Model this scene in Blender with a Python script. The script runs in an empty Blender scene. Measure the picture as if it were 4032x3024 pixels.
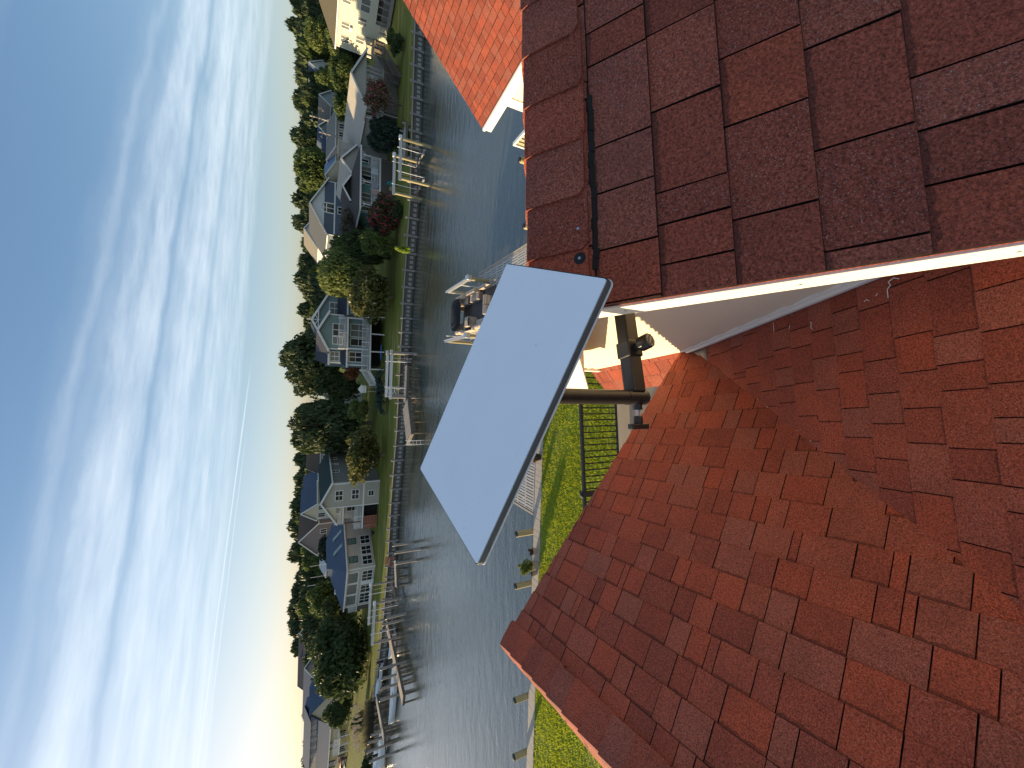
import bpy, bmesh, math, random
import numpy as np
from mathutils import Vector, Matrix

# ------------------------------------------------------------------ camera
R = math.radians
scene = bpy.context.scene
COL = scene.collection
CAMZ = 10.2
PITCH, ROLL, FPX = R(26.9), .03, 860.0          # phone held sideways over the roof
_s, _c = math.sin(PITCH), math.cos(PITCH)
FW = Vector((0, _c, -_s)); UPV = Vector((0, _s, _c)); RT = Vector((1, 0, 0))
_up = UPV * math.cos(ROLL) - RT * math.sin(ROLL)      # upright picture's up and right
_rt = RT * math.cos(ROLL) + UPV * math.sin(ROLL)
cam_d = bpy.data.cameras.new('camera'); cam = bpy.data.objects.new('camera', cam_d); COL.objects.link(cam)
M3 = Matrix((-_up, _rt, -FW)).transposed()            # picture is stored turned a quarter
cam.matrix_world = Matrix.Translation((0, 0, CAMZ)) @ M3.to_4x4()
cam_d.sensor_width = 36; cam_d.lens = 36 * FPX / 2212.0
cam_d.clip_start = .02; cam_d.clip_end = 9000
scene.camera = cam

# ------------------------------------------------------------------ sky and sun
SUN_EL, SUN_AZ = R(8.7), math.atan2(-.94, .343)       # azimuth from +Y towards +X
sun_dir = Vector((math.sin(SUN_AZ) * math.cos(SUN_EL), math.cos(SUN_AZ) * math.cos(SUN_EL), math.sin(SUN_EL)))
world = bpy.data.worlds.new('World'); scene.world = world; world.use_nodes = True
wn = world.node_tree.nodes; wl = world.node_tree.links; wn.clear()
def W(t, **k):
    n = wn.new(t)
    for a, b in k.items(): setattr(n, a, b)
    return n
def wmath(op, a, b=None, c=None):
    n = W('ShaderNodeMath', operation=op)
    for i, v in enumerate((a, b, c)):
        if v is None: continue
        if isinstance(v, (int, float)): n.inputs[i].default_value = v
        else: wl.new(v, n.inputs[i])
    return n.outputs[0]
SKY_STRENGTH = .11
sky = W('ShaderNodeTexSky', sky_type='NISHITA', sun_disc=False, sun_elevation=SUN_EL, sun_rotation=SUN_AZ,
        altitude=0, air_density=.85, dust_density=.7, ozone_density=2.4)
tc = W('ShaderNodeTexCoord'); sep = W('ShaderNodeSeparateXYZ'); wl.new(tc.outputs['Generated'], sep.inputs[0])
zc = wmath('MAXIMUM', sep.outputs[2], .012)
px = wmath('DIVIDE', sep.outputs[0], zc); py = wmath('DIVIDE', sep.outputs[1], zc)
CA = R(20)
along = wmath('ADD', wmath('MULTIPLY', px, math.cos(CA)), wmath('MULTIPLY', py, math.sin(CA)))
across = wmath('SUBTRACT', wmath('MULTIPLY', py, math.cos(CA)), wmath('MULTIPLY', px, math.sin(CA)))
def wnoise(sx, sy, detail, rough, ox=0., oy=0.):
    cb = W('ShaderNodeCombineXYZ')
    wl.new(wmath('MULTIPLY_ADD', along, sx, ox), cb.inputs[0]); wl.new(wmath('MULTIPLY_ADD', across, sy, oy), cb.inputs[1])
    n = W('ShaderNodeTexNoise'); n.inputs['Scale'].default_value = 1; n.inputs['Detail'].default_value = detail
    n.inputs['Roughness'].default_value = rough; wl.new(cb.outputs[0], n.inputs['Vector'])
    return n.outputs['Fac']
warp = wnoise(.9, 1.2, 5, .6, 3.1, 7.7)
t_ = wmath('ADD', across, wmath('MULTIPLY', wmath('SUBTRACT', warp, .5), .55))
band = W('ShaderNodeValToRGB'); wl.new(wmath('MULTIPLY', wmath('MAXIMUM', t_, wmath('MULTIPLY', wmath('ABSOLUTE', t_), .28)), .1), band.inputs[0])
cr = band.color_ramp
stops = [(0, .45), (.04, .60), (.08, .50), (.115, .55), (.138, .2), (.155, .02), (.225, .0), (.243, .10), (.252, .34), (.262, .16), (.274, .26), (.284, .68), (.305, .85), (.335, .74), (.349, .12),  # lowest stops: overhead cloud out of view, added to brighten the sky fill
         (.36, .46), (.385, .74), (.44, .78), (.47, .42), (.50, .70), (.56, .62), (.60, .30), (.64, .55), (.70, .36), (.75, .03), (1, 0)]
while len(cr.elements) > 1: cr.elements.remove(cr.elements[0])
cr.elements[0].position = 0; cr.elements[0].color = (0, 0, 0, 1)
for p, v in stops[1:]:
    e = cr.elements.new(p); e.color = (v, v, v, 1)
streak = wnoise(.30, 1.7, 5, .55, .4, 1.3); fine = wnoise(.7, 5.0, 6, .62, 5.0, 2.0)
puff = wnoise(1.5, 2.8, 8, .60, 9.0, 4.0)
tex = wmath('ADD', wmath('MULTIPLY', streak, .9), wmath('ADD', wmath('MULTIPLY', fine, .25), wmath('MULTIPLY', puff, .9)))
tex = wmath('MULTIPLY_ADD', tex, 1.7, -1.0)
cm = wmath('MULTIPLY', band.outputs[0], tex); cm.node.use_clamp = True
# thin trails crossing the bands low down
CB = R(37)
acr2 = wmath('SUBTRACT', wmath('MULTIPLY', py, math.cos(CB)), wmath('MULTIPLY', px, math.sin(CB)))
al2 = wmath('ADD', wmath('MULTIPLY', px, math.cos(CB)), wmath('MULTIPLY', py, math.sin(CB)))
def trail(pos, wid, lo, hi):
    d = wmath('ABSOLUTE', wmath('SUBTRACT', wmath('ADD', acr2, wmath('MULTIPLY', wmath('SUBTRACT', warp, .5), .22)), pos))
    m = W('ShaderNodeMapRange'); wl.new(d, m.inputs[0]); m.inputs[1].default_value = wid; m.inputs[2].default_value = 0
    a = W('ShaderNodeMapRange'); wl.new(al2, a.inputs[0]); a.inputs[1].default_value = hi; a.inputs[2].default_value = hi - 1.2
    return wmath('MULTIPLY', m.outputs[0], a.outputs[0])
tr = wmath('ADD', trail(6.98, .10, -9, 5.8), wmath('MULTIPLY', trail(7.45, .09, -9, 4.6), .6))
cm = wmath('MAXIMUM', cm, wmath('MULTIPLY', tr, .75))
hz = W('ShaderNodeMapRange'); wl.new(sep.outputs[2], hz.inputs[0]); hz.inputs[1].default_value = .02; hz.inputs[2].default_value = .12
cm = wmath('MULTIPLY', cm, hz.outputs[0])
# cloud tint follows the sky behind it: thin ice cloud, whiter
mixc = W('ShaderNodeMix', data_type='RGBA', blend_type='MIX'); wl.new(cm, mixc.inputs[0])
hue = W('ShaderNodeHueSaturation'); hue.inputs['Saturation'].default_value = 1.0; hue.inputs['Value'].default_value = 1.0
gam = W('ShaderNodeMix', data_type='RGBA', blend_type='MULTIPLY'); gam.inputs[0].default_value = 1
sk1 = W('ShaderNodeVectorMath', operation='MULTIPLY'); wl.new(sky.outputs[0], sk1.inputs[0]); sk1.inputs[1].default_value = (.19, .19, .20)
sk2 = W('ShaderNodeVectorMath', operation='ADD'); wl.new(sk1.outputs[0], sk2.inputs[0]); sk2.inputs[1].default_value = (1, 1, 1)
sk3 = W('ShaderNodeVectorMath', operation='DIVIDE'); wl.new(sky.outputs[0], sk3.inputs[0]); wl.new(sk2.outputs[0], sk3.inputs[1])
hue.inputs['Saturation'].default_value = 1.07; wl.new(sk3.outputs[0], hue.inputs['Color']); wl.new(hue.outputs[0], gam.inputs[6]); gam.inputs[7].default_value = (1.02, .975, 1.03, 1)
wl.new(gam.outputs[2], mixc.inputs[6])
cc = W('ShaderNodeMix', data_type='RGBA', blend_type='ADD'); cc.inputs[0].default_value = 1
sc_ = W('ShaderNodeMix', data_type='RGBA', blend_type='MULTIPLY'); sc_.inputs[0].default_value = 1
wl.new(gam.outputs[2], sc_.inputs[6]); sc_.inputs[7].default_value = (.55, .55, .55, 1)
wl.new(sc_.outputs[2], cc.inputs[6]); cc.inputs[7].default_value = (1.75, 1.85, 1.9, 1)
wl.new(cc.outputs[2], mixc.inputs[7])
bg = W('ShaderNodeBackground'); bg.inputs[1].default_value = SKY_STRENGTH; wl.new(mixc.outputs[2], bg.inputs[0])
wo = W('ShaderNodeOutputWorld'); wl.new(bg.outputs[0], wo.inputs[0])
sl = bpy.data.lights.new('sun', 'SUN'); sl.energy = 3.1; sl.angle = R(.5); sl.color = (1, .76, .44)
so = bpy.data.objects.new('sun', sl); COL.objects.link(so); so.location = (-60, 20, 40)
so.rotation_euler = (-sun_dir).to_track_quat('-Z', 'Y').to_euler()
vs = scene.view_settings
scene.display_settings.display_device = 'sRGB'
vs.view_transform = 'Standard'; vs.look = 'None'; vs.gamma = 1; vs.use_curve_mapping = False; vs.exposure = 1.66
scene.render.engine = 'CYCLES'

# ------------------------------------------------------------------ helpers
rnd = random.Random(7)
def ray(xn, yn):
    "direction through a point of the 4032 x 3024 picture"
    u, v = 829.5 - yn * .54861, xn * .54861 - 1106
    return FW + (_rt * u - _up * v) / FPX
def G(xn, yn, z=0.):
    d = ray(xn, yn); return Vector((0, 0, CAMZ)) + d * ((z - CAMZ) / d.z)
def AY(xn, yn, y):
    d = ray(xn, yn); return Vector((0, 0, CAMZ)) + d * (y / d.y)

class MB:
    def __init__(s): s.v = []; s.f = []; s.m = []; s.c = None
    def add(s, vs, fs, m=0):
        n = len(s.v); s.v += [tuple(v) for v in vs]
        for f in fs: s.f.append(tuple(i + n for i in f)); s.m.append(m)
        return s
    def box(s, a, b, m=0):
        x0, y0, z0 = a; x1, y1, z1 = b
        return s.add([(x0, y0, z0), (x1, y0, z0), (x1, y1, z0), (x0, y1, z0), (x0, y0, z1), (x1, y0, z1), (x1, y1, z1), (x0, y1, z1)],
                     [(0, 3, 2, 1), (4, 5, 6, 7), (0, 1, 5, 4), (1, 2, 6, 5), (2, 3, 7, 6), (3, 0, 4, 7)], m)
    def cbox(s, c, d, rz=0, m=0):
        cs, sn = math.cos(rz), math.sin(rz); o = []
        for z in (-.5, .5):
            for x, y in ((-.5, -.5), (.5, -.5), (.5, .5), (-.5, .5)):
                X, Y = x * d[0], y * d[1]; o.append((c[0] + X * cs - Y * sn, c[1] + X * sn + Y * cs, c[2] + z * d[2]))
        return s.add(o, [(0, 3, 2, 1), (4, 5, 6, 7), (0, 1, 5, 4), (1, 2, 6, 5), (2, 3, 7, 6), (3, 0, 4, 7)], m)
    def beam(s, p, q, w, h, m=0, upv=(0, 0, 1)):
        p, q = Vector(p), Vector(q); d = (q - p).normalized(); up = Vector(upv)
        if abs(d.dot(up)) > .99: up = Vector((0, 1, 0))
        x = d.cross(up).normalized(); y = x.cross(d)
        o = [e + x * (i * w / 2) + y * (j * h / 2) for e in (p, q) for i, j in ((-1, -1), (1, -1), (1, 1), (-1, 1))]
        return s.add(o, [(0, 1, 2, 3), (7, 6, 5, 4), (0, 4, 5, 1), (1, 5, 6, 2), (2, 6, 7, 3), (3, 7, 4, 0)], m)
    def cyl(s, p, q, r0, r1=None, n=12, m=0, caps=True):
        r1 = r0 if r1 is None else r1; p, q = Vector(p), Vector(q); d = (q - p).normalized()
        a = d.orthogonal().normalized(); b = d.cross(a); o = []
        for e, r in ((p, r0), (q, r1)):
            for i in range(n):
                t = 2 * math.pi * i / n; o.append(e + a * (r * math.cos(t)) + b * (r * math.sin(t)))
        fs = [(i, (i + 1) % n, n + (i + 1) % n, n + i) for i in range(n)]
        if caps: fs += [tuple(reversed(range(n))), tuple(range(n, 2 * n))]
        return s.add(o, fs, m)
    def tube(s, pts, r, n=8, m=0):
        for a, b in zip(pts, pts[1:]): s.cyl(a, b, r, r, n, m)
        return s
    def prism(s, poly, ext, m=0):
        n = len(poly); e = Vector(ext); o = [Vector(p) for p in poly] + [Vector(p) + e for p in poly]
        return s.add(o, [tuple(reversed(range(n))), tuple(range(n, 2 * n))] + [(i, (i + 1) % n, n + (i + 1) % n, n + i) for i in range(n)], m)
    def loft(s, rings, m=0, closed=True, caps=True):
        k = len(rings[0]); o = [p for r in rings for p in r]; fs = []
        for i in range(len(rings) - 1):
            for j in range(k if closed else k - 1): fs.append((i * k + j, i * k + (j + 1) % k, (i + 1) * k + (j + 1) % k, (i + 1) * k + j))
        if caps: fs += [tuple(reversed(range(k))), tuple(range(len(o) - k, len(o)))]
        return s.add(o, fs, m)
    def mesh(s, name, mats):
        me = bpy.data.meshes.new(name); me.from_pydata(s.v, [], s.f)
        for m in (mats if isinstance(mats, (list, tuple)) else [mats]): me.materials.append(m)
        if any(s.m): me.polygons.foreach_set('material_index', s.m)
        bm = bmesh.new(); bm.from_mesh(me); bmesh.ops.recalc_face_normals(bm, faces=bm.faces); bm.to_mesh(me); bm.free()
        me.update(); return me
    def build(s, name, mats, parent=None, **k):
        return link(name, s.mesh(name, mats), parent, **k)
def link(name, me, parent=None, smooth=False, bevel=0, loc=None, **props):
    o = bpy.data.objects.new(name, me); COL.objects.link(o)
    if parent is not None: o.parent = parent
    if loc is not None: o.location = loc
    if smooth: smoothen(o)
    if bevel:
        b = o.modifiers.new('bevel', 'BEVEL'); b.width = bevel; b.segments = 2; b.limit_method = 'ANGLE'
    for a, b in props.items(): o[a] = b
    return o
def smoothen(o, ang=40):
    me = o.data; me.polygons.foreach_set('use_smooth', [True] * len(me.polygons))
    bm = bmesh.new(); bm.from_mesh(me)
    for e in bm.edges:
        if len(e.link_faces) == 2 and e.calc_face_angle(0) > R(ang): e.smooth = False
    bm.to_mesh(me); bm.free()
def thing(name, label, cat, loc=(0, 0, 0), rz=0, group=None):
    o = bpy.data.objects.new(name, None); COL.objects.link(o); o.location = loc; o.rotation_euler = (0, 0, rz)
    o.empty_display_size = .2; o['label'] = label; o['category'] = cat
    if group: o['group'] = group
    return o
def tag(o, label, cat, group=None):
    o['label'] = label; o['category'] = cat
    if group: o['group'] = group
    return o
def dup(root, loc=None, rz=None, label=None, group=None):
    def cp(o, par):
        c = o.copy(); COL.objects.link(c); c.parent = par
        for ch in kids.get(o, []): cp(ch, c)
        return c
    kids = {}
    st = [root]
    while st:
        o = st.pop(); kids[o] = list(o.children); st += kids[o]
    r = cp(root, None)
    if loc is not None: r.location = loc
    if rz is not None: r.rotation_euler = (0, 0, rz)
    if label: r['label'] = label
    if group: r['group'] = group
    return r

# ------------------------------------------------------------------ materials
class NT:
    def __init__(s, name):
        s.m = bpy.data.materials.new(name); s.m.use_nodes = True; s.n = s.m.node_tree.nodes; s.l = s.m.node_tree.links
        s.p = s.n['Principled BSDF']; s.out = s.n['Material Output']
    def N(s, t, **k):
        n = s.n.new(t)
        for a, b in k.items(): setattr(n, a, b)
        return n
    def L(s, a, b): s.l.new(a, b)
    def coord(s, out='Object', scale=None):
        t = s.N('ShaderNodeTexCoord').outputs[out]
        if scale is None: return t
        m = s.N('ShaderNodeMapping'); m.inputs['Scale'].default_value = scale; s.L(t, m.inputs[0]); return m.outputs[0]
    def pos(s, scale=None):
        t = s.N('ShaderNodeNewGeometry').outputs['Position']
        if scale is None: return t
        m = s.N('ShaderNodeMapping'); m.inputs['Scale'].default_value = scale; s.L(t, m.inputs[0]); return m.outputs[0]
    def noise(s, vec, scale, detail=4, rough=.55, col=False):
        n = s.N('ShaderNodeTexNoise'); n.inputs['Scale'].default_value = scale; n.inputs['Detail'].default_value = detail
        n.inputs['Roughness'].default_value = rough
        if vec is not None: s.L(vec, n.inputs['Vector'])
        return n.outputs['Color' if col else 'Fac']
    def ramp(s, fac, stops, interp='LINEAR'):
        r = s.N('ShaderNodeValToRGB'); s.L(fac, r.inputs[0]); c = r.color_ramp; c.interpolation = interp
        while len(c.elements) > 1: c.elements.remove(c.elements[0])
        for i, (p, col) in enumerate(stops):
            col = (col,) * 3 if isinstance(col, (int, float)) else col
            e = c.elements[0] if i == 0 else c.elements.new(p)
            e.position = p; e.color = (*col, 1)
        return r.outputs[0]
    def mix(s, fac, a, b, blend='MIX'):
        m = s.N('ShaderNodeMix', data_type='RGBA', blend_type=blend)
        for k, v in ((0, fac), (6, a), (7, b)):
            sock = m.inputs[k]
            if isinstance(v, (int, float)): sock.default_value = v if k == 0 else (v, v, v, 1)
            elif isinstance(v, tuple): sock.default_value = (*v, 1)
            else: s.L(v, sock)
        return m.outputs[2]
    def math(s, op, a, b=None, clamp=False):
        n = s.N('ShaderNodeMath', operation=op); n.use_clamp = clamp
        for i, v in enumerate((a, b)):
            if v is None: continue
            if isinstance(v, (int, float)): n.inputs[i].default_value = v
            else: s.L(v, n.inputs[i])
        return n.outputs[0]
    def bump(s, h, strength=.3, dist=.01):
        b = s.N('ShaderNodeBump'); b.inputs['Strength'].default_value = strength; b.inputs['Distance'].default_value = dist
        s.L(h, b.inputs['Height']); s.L(b.outputs[0], s.p.inputs['Normal'])
    def set(s, col=None, rough=None, metal=None, spec=None):
        if col is not None:
            if isinstance(col, tuple): s.p.inputs['Base Color'].default_value = (*col, 1)
            else: s.L(col, s.p.inputs['Base Color'])
        if rough is not None:
            if isinstance(rough, (int, float)): s.p.inputs['Roughness'].default_value = rough
            else: s.L(rough, s.p.inputs['Roughness'])
        if metal is not None: s.p.inputs['Metallic'].default_value = metal
        if spec is not None: s.p.inputs['Specular IOR Level'].default_value = spec
        return s.m
def mul(c, k): return tuple(x * k for x in c)
def paint(name, col, rough=.55, scale=3., var=.16, metal=0, spec=.4, bump=0):
    t = NT(name); n = t.noise(t.coord(), scale, 5, .6); n2 = t.noise(t.coord(), scale * 9, 3)
    c = t.mix(n, mul(col, 1 - var), mul(col, 1 + var * .6)); c = t.mix(t.math('MULTIPLY', n2, .25), c, mul(col, .75))
    if bump: t.bump(n2, bump, .01)
    return t.set(c, rough, metal, spec)
def siding(name, col, pitch=.18, rough=.55):
    "far lap siding: board laps as fine relief"
    t = NT(name); g = t.N('ShaderNodeTexCoord').outputs['Object']; sp = t.N('ShaderNodeSeparateXYZ'); t.L(g, sp.inputs[0])
    fr = t.math('FRACT', t.math('MULTIPLY', sp.outputs[2], 1 / pitch))
    n = t.noise(t.coord(scale=(1, 1, 6)), .9, 5)
    c = t.mix(n, mul(col, .86), mul(col, 1.08)); c = t.mix(t.math('GREATER_THAN', fr, .9), c, mul(col, .62))
    t.bump(fr, .5, .02); return t.set(c, rough, 0, .3)
def wood(name, col, col2, rough=.75, sc=(1, 14, 14), obj=True):
    t = NT(name); oi = t.N('ShaderNodeObjectInfo').outputs['Random']
    v = t.coord(scale=sc); n = t.noise(v, 1.3, 8, .65); k = t.noise(t.coord(), .8, 3)
    c = t.mix(n, col, col2); c = t.mix(t.math('MULTIPLY', oi, .45), c, mul(col2, .8)); c = t.mix(t.math('MULTIPLY', k, .35), c, mul(col, .7))
    t.bump(n, .35, .01); return t.set(c, rough, 0, .2)

M = {}
def shingle_mat():
    t = NT('asphalt_shingle'); at = t.N('ShaderNodeVertexColor', layer_name='tint'); sp = t.N('ShaderNodeSeparateColor'); t.L(at.outputs[0], sp.inputs[0])
    v = t.coord()
    base = t.ramp(sp.outputs[0], [(0, (.225, .058, .038)), (.25, (.265, .066, .041)), (.5, (.29, .071, .043)), (.7, (.34, .076, .041)), (.84, (.295, .082, .052)), (1, (.265, .086, .060))])
    g1 = t.noise(v, 170, 3, .75); g2 = t.noise(v, 330, 2, .8); bl = t.noise(v, 5, 5, .6); st = t.noise(v, 38, 4, .6)
    c = t.ramp(g1, [(.30, .30), (.5, .92), (.68, 1.55)]); c = t.mix(1.0, base, c, 'MULTIPLY')
    c = t.mix(t.math('MULTIPLY', t.math('SUBTRACT', bl, .45), 1.1, True), c, (.080, .030, .025))
    # pale and black mineral granules, more of them on the mixed-blend tabs
    white = t.math('GREATER_THAN', g2, .645)
    w2 = t.math('MULTIPLY', white, t.math('ADD', t.math('MULTIPLY', sp.outputs[2], .75), .3))
    c = t.mix(t.math('MULTIPLY', w2, .8), c, (.42, .33, .31))
    dk = t.math('LESS_THAN', g2, .36); c = t.mix(t.math('MULTIPLY', dk, .75), c, (.022, .012, .012))
    # the darker printed band at the top of each recessed tab (G holds height within the exposure, B the recessed flag)
    edge = t.math('MULTIPLY', t.math('SUBTRACT', st, .5), .18)
    bd = t.math('GREATER_THAN', t.math('ADD', sp.outputs[1], edge), .84); bd = t.math('MULTIPLY', bd, t.math('LESS_THAN', sp.outputs[2], .5))
    c = t.mix(t.math('MULTIPLY', bd, .5), c, (.040, .020, .020))
    ln = t.math('GREATER_THAN', t.math('ADD', sp.outputs[1], t.math('MULTIPLY', t.math('SUBTRACT', g1, .5), .06)), .905)  # contact shade under the course above, painted as a dark line on every tab
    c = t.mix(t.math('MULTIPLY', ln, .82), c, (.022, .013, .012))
    c = t.mix(at.outputs[1], (.016, .010, .009), c)     # cut edges of the sheet show dark asphalt
    h = t.math('ADD', t.math('MULTIPLY', g1, .6), t.math('MULTIPLY', g2, .8)); t.bump(h, .55, .002)
    return t.set(c, .92, 0, .15)
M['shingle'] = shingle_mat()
M['white'] = paint('white_paint', (.76, .74, .70), .5, 2, .06)
M['woodgrain_white'] = (lambda t: (t.bump(t.noise(t.coord(scale=(22, 4, 22)), 3, 6, .7), .5, .006), t.set((.80, .78, .73), .5, 0, .35))[1])(NT('embossed_trim'))
def trim_mat():
    t = NT('weathered_trim'); v = t.coord(); a = t.noise(v, 3, 6, .7); b = t.noise(t.coord(scale=(30, 2, 30)), 2, 5, .6); d = t.noise(v, 90, 2, .5)
    c = t.mix(t.ramp(a, [(.45, 0.), (.75, .5)]), (.78, .75, .68), (.56, .52, .44)); c = t.mix(t.ramp(b, [(.55, 0.), (.8, .35)]), c, (.40, .37, .32)); c = t.mix(t.ramp(d, [(.70, 0.), (.76, .6)]), c, (.25, .22, .18))
    t.bump(b, .15, .004); return t.set(c, .5, 0, .35)
M['trim_white'] = trim_mat()
M['siding_cream'] = paint('cream_vinyl', (.80, .69, .52), .5, 4, .05)
M['soffit'] = paint('soffit_vinyl', (.60, .55, .46), .55, 2, .05)
M['black_metal'] = paint('black_powder_coat', (.014, .013, .013), .42, 30, .2, 0, .5)
M['steel'] = paint('zinc_steel', (.55, .55, .55), .35, 20, .1, .9)
def dish_face():
    t = NT('dish_face'); v = t.coord(); sm = t.noise(v, 7, 6, .7); sp = t.noise(v, 60, 2, .4); st = t.noise(t.coord(scale=(3, 40, 1)), 1.2, 4, .6)
    c = t.mix(t.ramp(sm, [(.45, 0.), (.8, .35)]), (.87, .885, .92), (.78, .79, .80)); c = t.mix(t.ramp(sp, [(.76, 0.), (.80, .8)]), c, (.42, .41, .38))
    return t.set(t.mix(t.ramp(st, [(.6, 0.), (.75, .12)]), c, (.6, .6, .58)), t.math('ADD', t.math('MULTIPLY', sm, .25), .32), 0, .3)
M['dish_white'] = dish_face()
M['dish_grey'] = paint('dish_edge', (.10, .105, .11), .5, 8, .1)
M['lettering'] = paint('white_print', (.7, .7, .7), .6, 8, .05)
M['black_rail'] = paint('black_rail', (.012, .014, .018), .4, 10, .2)
M['concrete'] = paint('deck_coating', (.36, .31, .24), .8, 5, .15)
M['sealant'] = paint('roof_cement', (.012, .012, .014), .7, 40, .5)
M['grey_sealant'] = paint('grey_flashing', (.30, .27, .24), .5, 14, .35)
M['bark'] = wood('bark', (.10, .075, .055), (.22, .18, .14), .9, (9, 9, 2))
M['treated'] = wood('treated_pine', (.30, .27, .15), (.44, .38, .22), .8, (12, 12, 1.5))
M['grey_wood'] = wood('weathered_grey_wood', (.22, .20, .18), (.40, .37, .33), .85)
M['dark_wood'] = wood('dark_weathered_wood', (.10, .085, .07), (.20, .17, .14), .85)
M['pale_plank'] = wood('pale_new_planks', (.42, .36, .29), (.56, .49, .40), .8, (12, 1, 12))
M['tan_plank'] = wood('tan_planks', (.52, .40, .27), (.66, .52, .36), .8)
M['grate'] = paint('composite_grate', (.50, .48, .44), .6, 5, .08)
M['alu'] = paint('aluminium', (.62, .62, .62), .35, 6, .08, .85)
M['gloss_white'] = paint('gelcoat_white', (.78, .78, .77), .2, 3, .04)
M['tan_vinyl'] = paint('tan_vinyl', (.50, .40, .30), .5, 5, .1)
M['grey_vinyl'] = paint('taupe_vinyl', (.20, .17, .15), .5, 5, .1)
M['black_canvas'] = paint('black_canvas', (.012, .013, .016), .8, 6, .3)
M['boat_carpet'] = paint('boat_carpet', (.10, .09, .085), .9, 30, .2)
M['terracotta'] = paint('terracotta', (.28, .12, .07), .8, 8, .2)
M['stone_pot'] = paint('stone_pot', (.36, .31, .26), .8, 8, .2)
M['black_pot'] = paint('dark_pot', (.03, .028, .025), .6, 8, .2)
def glass_mat(name, col, rough=.06):
    t = NT(name); n = t.noise(t.coord(), 2.5, 3); t.bump(n, .05, .05)
    return t.set(t.mix(n, mul(col, .5), mul(col, 1.5)), rough, 0, .6)
M['glass'] = glass_mat('window_glass', (.020, .024, .026)); M['glass_pale'] = glass_mat('curtained_glass', (.17, .18, .16), .12)
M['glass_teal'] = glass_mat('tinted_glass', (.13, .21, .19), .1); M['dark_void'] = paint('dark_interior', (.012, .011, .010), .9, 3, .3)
def roofmat(name, col, sc=7.):
    t = NT(name); v = t.coord(); n = t.noise(v, sc, 3, .7); k = t.noise(v, .5, 4)
    b = t.N('ShaderNodeTexBrick'); mp = t.N('ShaderNodeMapping'); t.L(v, mp.inputs[0])
    b.inputs['Scale'].default_value = 1.6; b.inputs['Mortar Size'].default_value = .02; b.inputs['Color1'].default_value = (*mul(col, .8), 1)
    b.inputs['Color2'].default_value = (*mul(col, 1.15), 1); b.inputs['Mortar'].default_value = (*mul(col, .6), 1); t.L(mp.outputs[0], b.inputs[0])
    c = t.mix(.5, b.outputs[0], t.mix(n, mul(col, .7), mul(col, 1.25))); c = t.mix(t.math('MULTIPLY', k, .5), c, mul(col, .72)); t.bump(n, .3, .02)
    return t.set(c, .9, 0, .15)
for k, c in dict(pale=(.46, .42, .34), brown=(.085, .072, .062), charcoal=(.055, .062, .075), green=(.028, .050, .042), grey=(.11, .115, .12), slate=(.085, .115, .165),
                 tanroof=(.24, .22, .18), redbrown=(.12, .085, .062), olive=(.15, .13, .085), blueroof=(.20, .27, .36), whitish=(.55, .56, .55)).items(): M['r_' + k] = roofmat('roof_' + k, c)
for k, c in dict(sage=(.20, .27, .255), greige=(.44, .41, .33), greige_shaded=(.21, .21, .19), bluegrey=(.10, .125, .165), beige=(.55, .48, .40), yellow=(.50, .40, .19), aqua=(.62, .60, .46), cream=(.66, .58, .40),  # greyside is the greige siding with shade put into its colour
                 turq=(.17, .36, .36), taupe=(.26, .215, .20), vinyl=(.37, .35, .31), tealgreen=(.13, .20, .20), whiteside=(.62, .63, .62), paleblue=(.36, .43, .47), mauve=(.30, .26, .25), sandy=(.50, .43, .32)).items(): M['s_' + k] = siding('siding_' + k, c)
for k, c in dict(teal=(.03, .33, .33), pink=(.62, .22, .22), lemon=(.62, .52, .22), redk=(.42, .05, .05), bluek=(.06, .08, .16), tarp=(.05, .16, .36), orange=(.45, .16, .05), brickred=(.35, .13, .08), rust=(.22, .07, .03)).items(): M[k] = paint(k + '_plastic', c, .5, 4, .12)
def leafmat(name, a, b, trans=.25, flower=None, amt=.0):
    t = NT(name); g = t.N('ShaderNodeNewGeometry'); oi = t.N('ShaderNodeObjectInfo').outputs['Random']; r = g.outputs['Random Per Island']
    c = t.mix(r, a, b); c = t.mix(t.math('MULTIPLY', oi, .5), c, mul(a, .75))
    if flower: c = t.mix(t.math('GREATER_THAN', r, 1 - amt), c, flower)
    t.set(c, .6, 0, .2); tr = t.N('ShaderNodeBsdfTranslucent'); t.L(t.mix(.5, c, mul(b, 1.6)), tr.inputs[0]); mx = t.N('ShaderNodeMixShader'); mx.inputs[0].default_value = trans
    t.L(t.p.outputs[0], mx.inputs[1]); t.L(tr.outputs[0], mx.inputs[2]); t.L(mx.outputs[0], t.out.inputs[0]); return t.m
M['leaf_dark'] = leafmat('leaf_dark', (0.037, 0.059, 0.022), (0.079, 0.112, 0.037))
M['leaf_forest'] = leafmat('leaf_forest', (0.039, 0.061, 0.027), (0.091, 0.116, 0.044), .10)
M['leaf_mid'] = leafmat('leaf_mid', (0.061, 0.098, 0.027), (0.140, 0.171, 0.046))
M['leaf_light'] = leafmat('leaf_light', (0.091, 0.134, 0.034), (0.207, 0.232, 0.067))
M['leaf_yellow'] = leafmat('leaf_magnolia', (0.067, 0.088, 0.027), (0.207, 0.189, 0.055), .25, (.62, .60, .50), .012)
M['leaf_blue'] = leafmat('leaf_cedar', (.018, .036, .026), (.042, .070, .046), .15)
M['leaf_pink'] = leafmat('leaf_crape_myrtle', (.040, .055, .020), (.085, .095, .035), .25, (.50, .07, .13), .22)
M['leaf_pinkbrown'] = leafmat('leaf_autumn_myrtle', (.075, .068, .032), (.14, .11, .05), .25, (.42, .10, .15), .20)
M['leaf_red'] = leafmat('leaf_red_orange', (.10, .085, .02), (.30, .12, .04), .3, (.42, .14, .08), .3)
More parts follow.
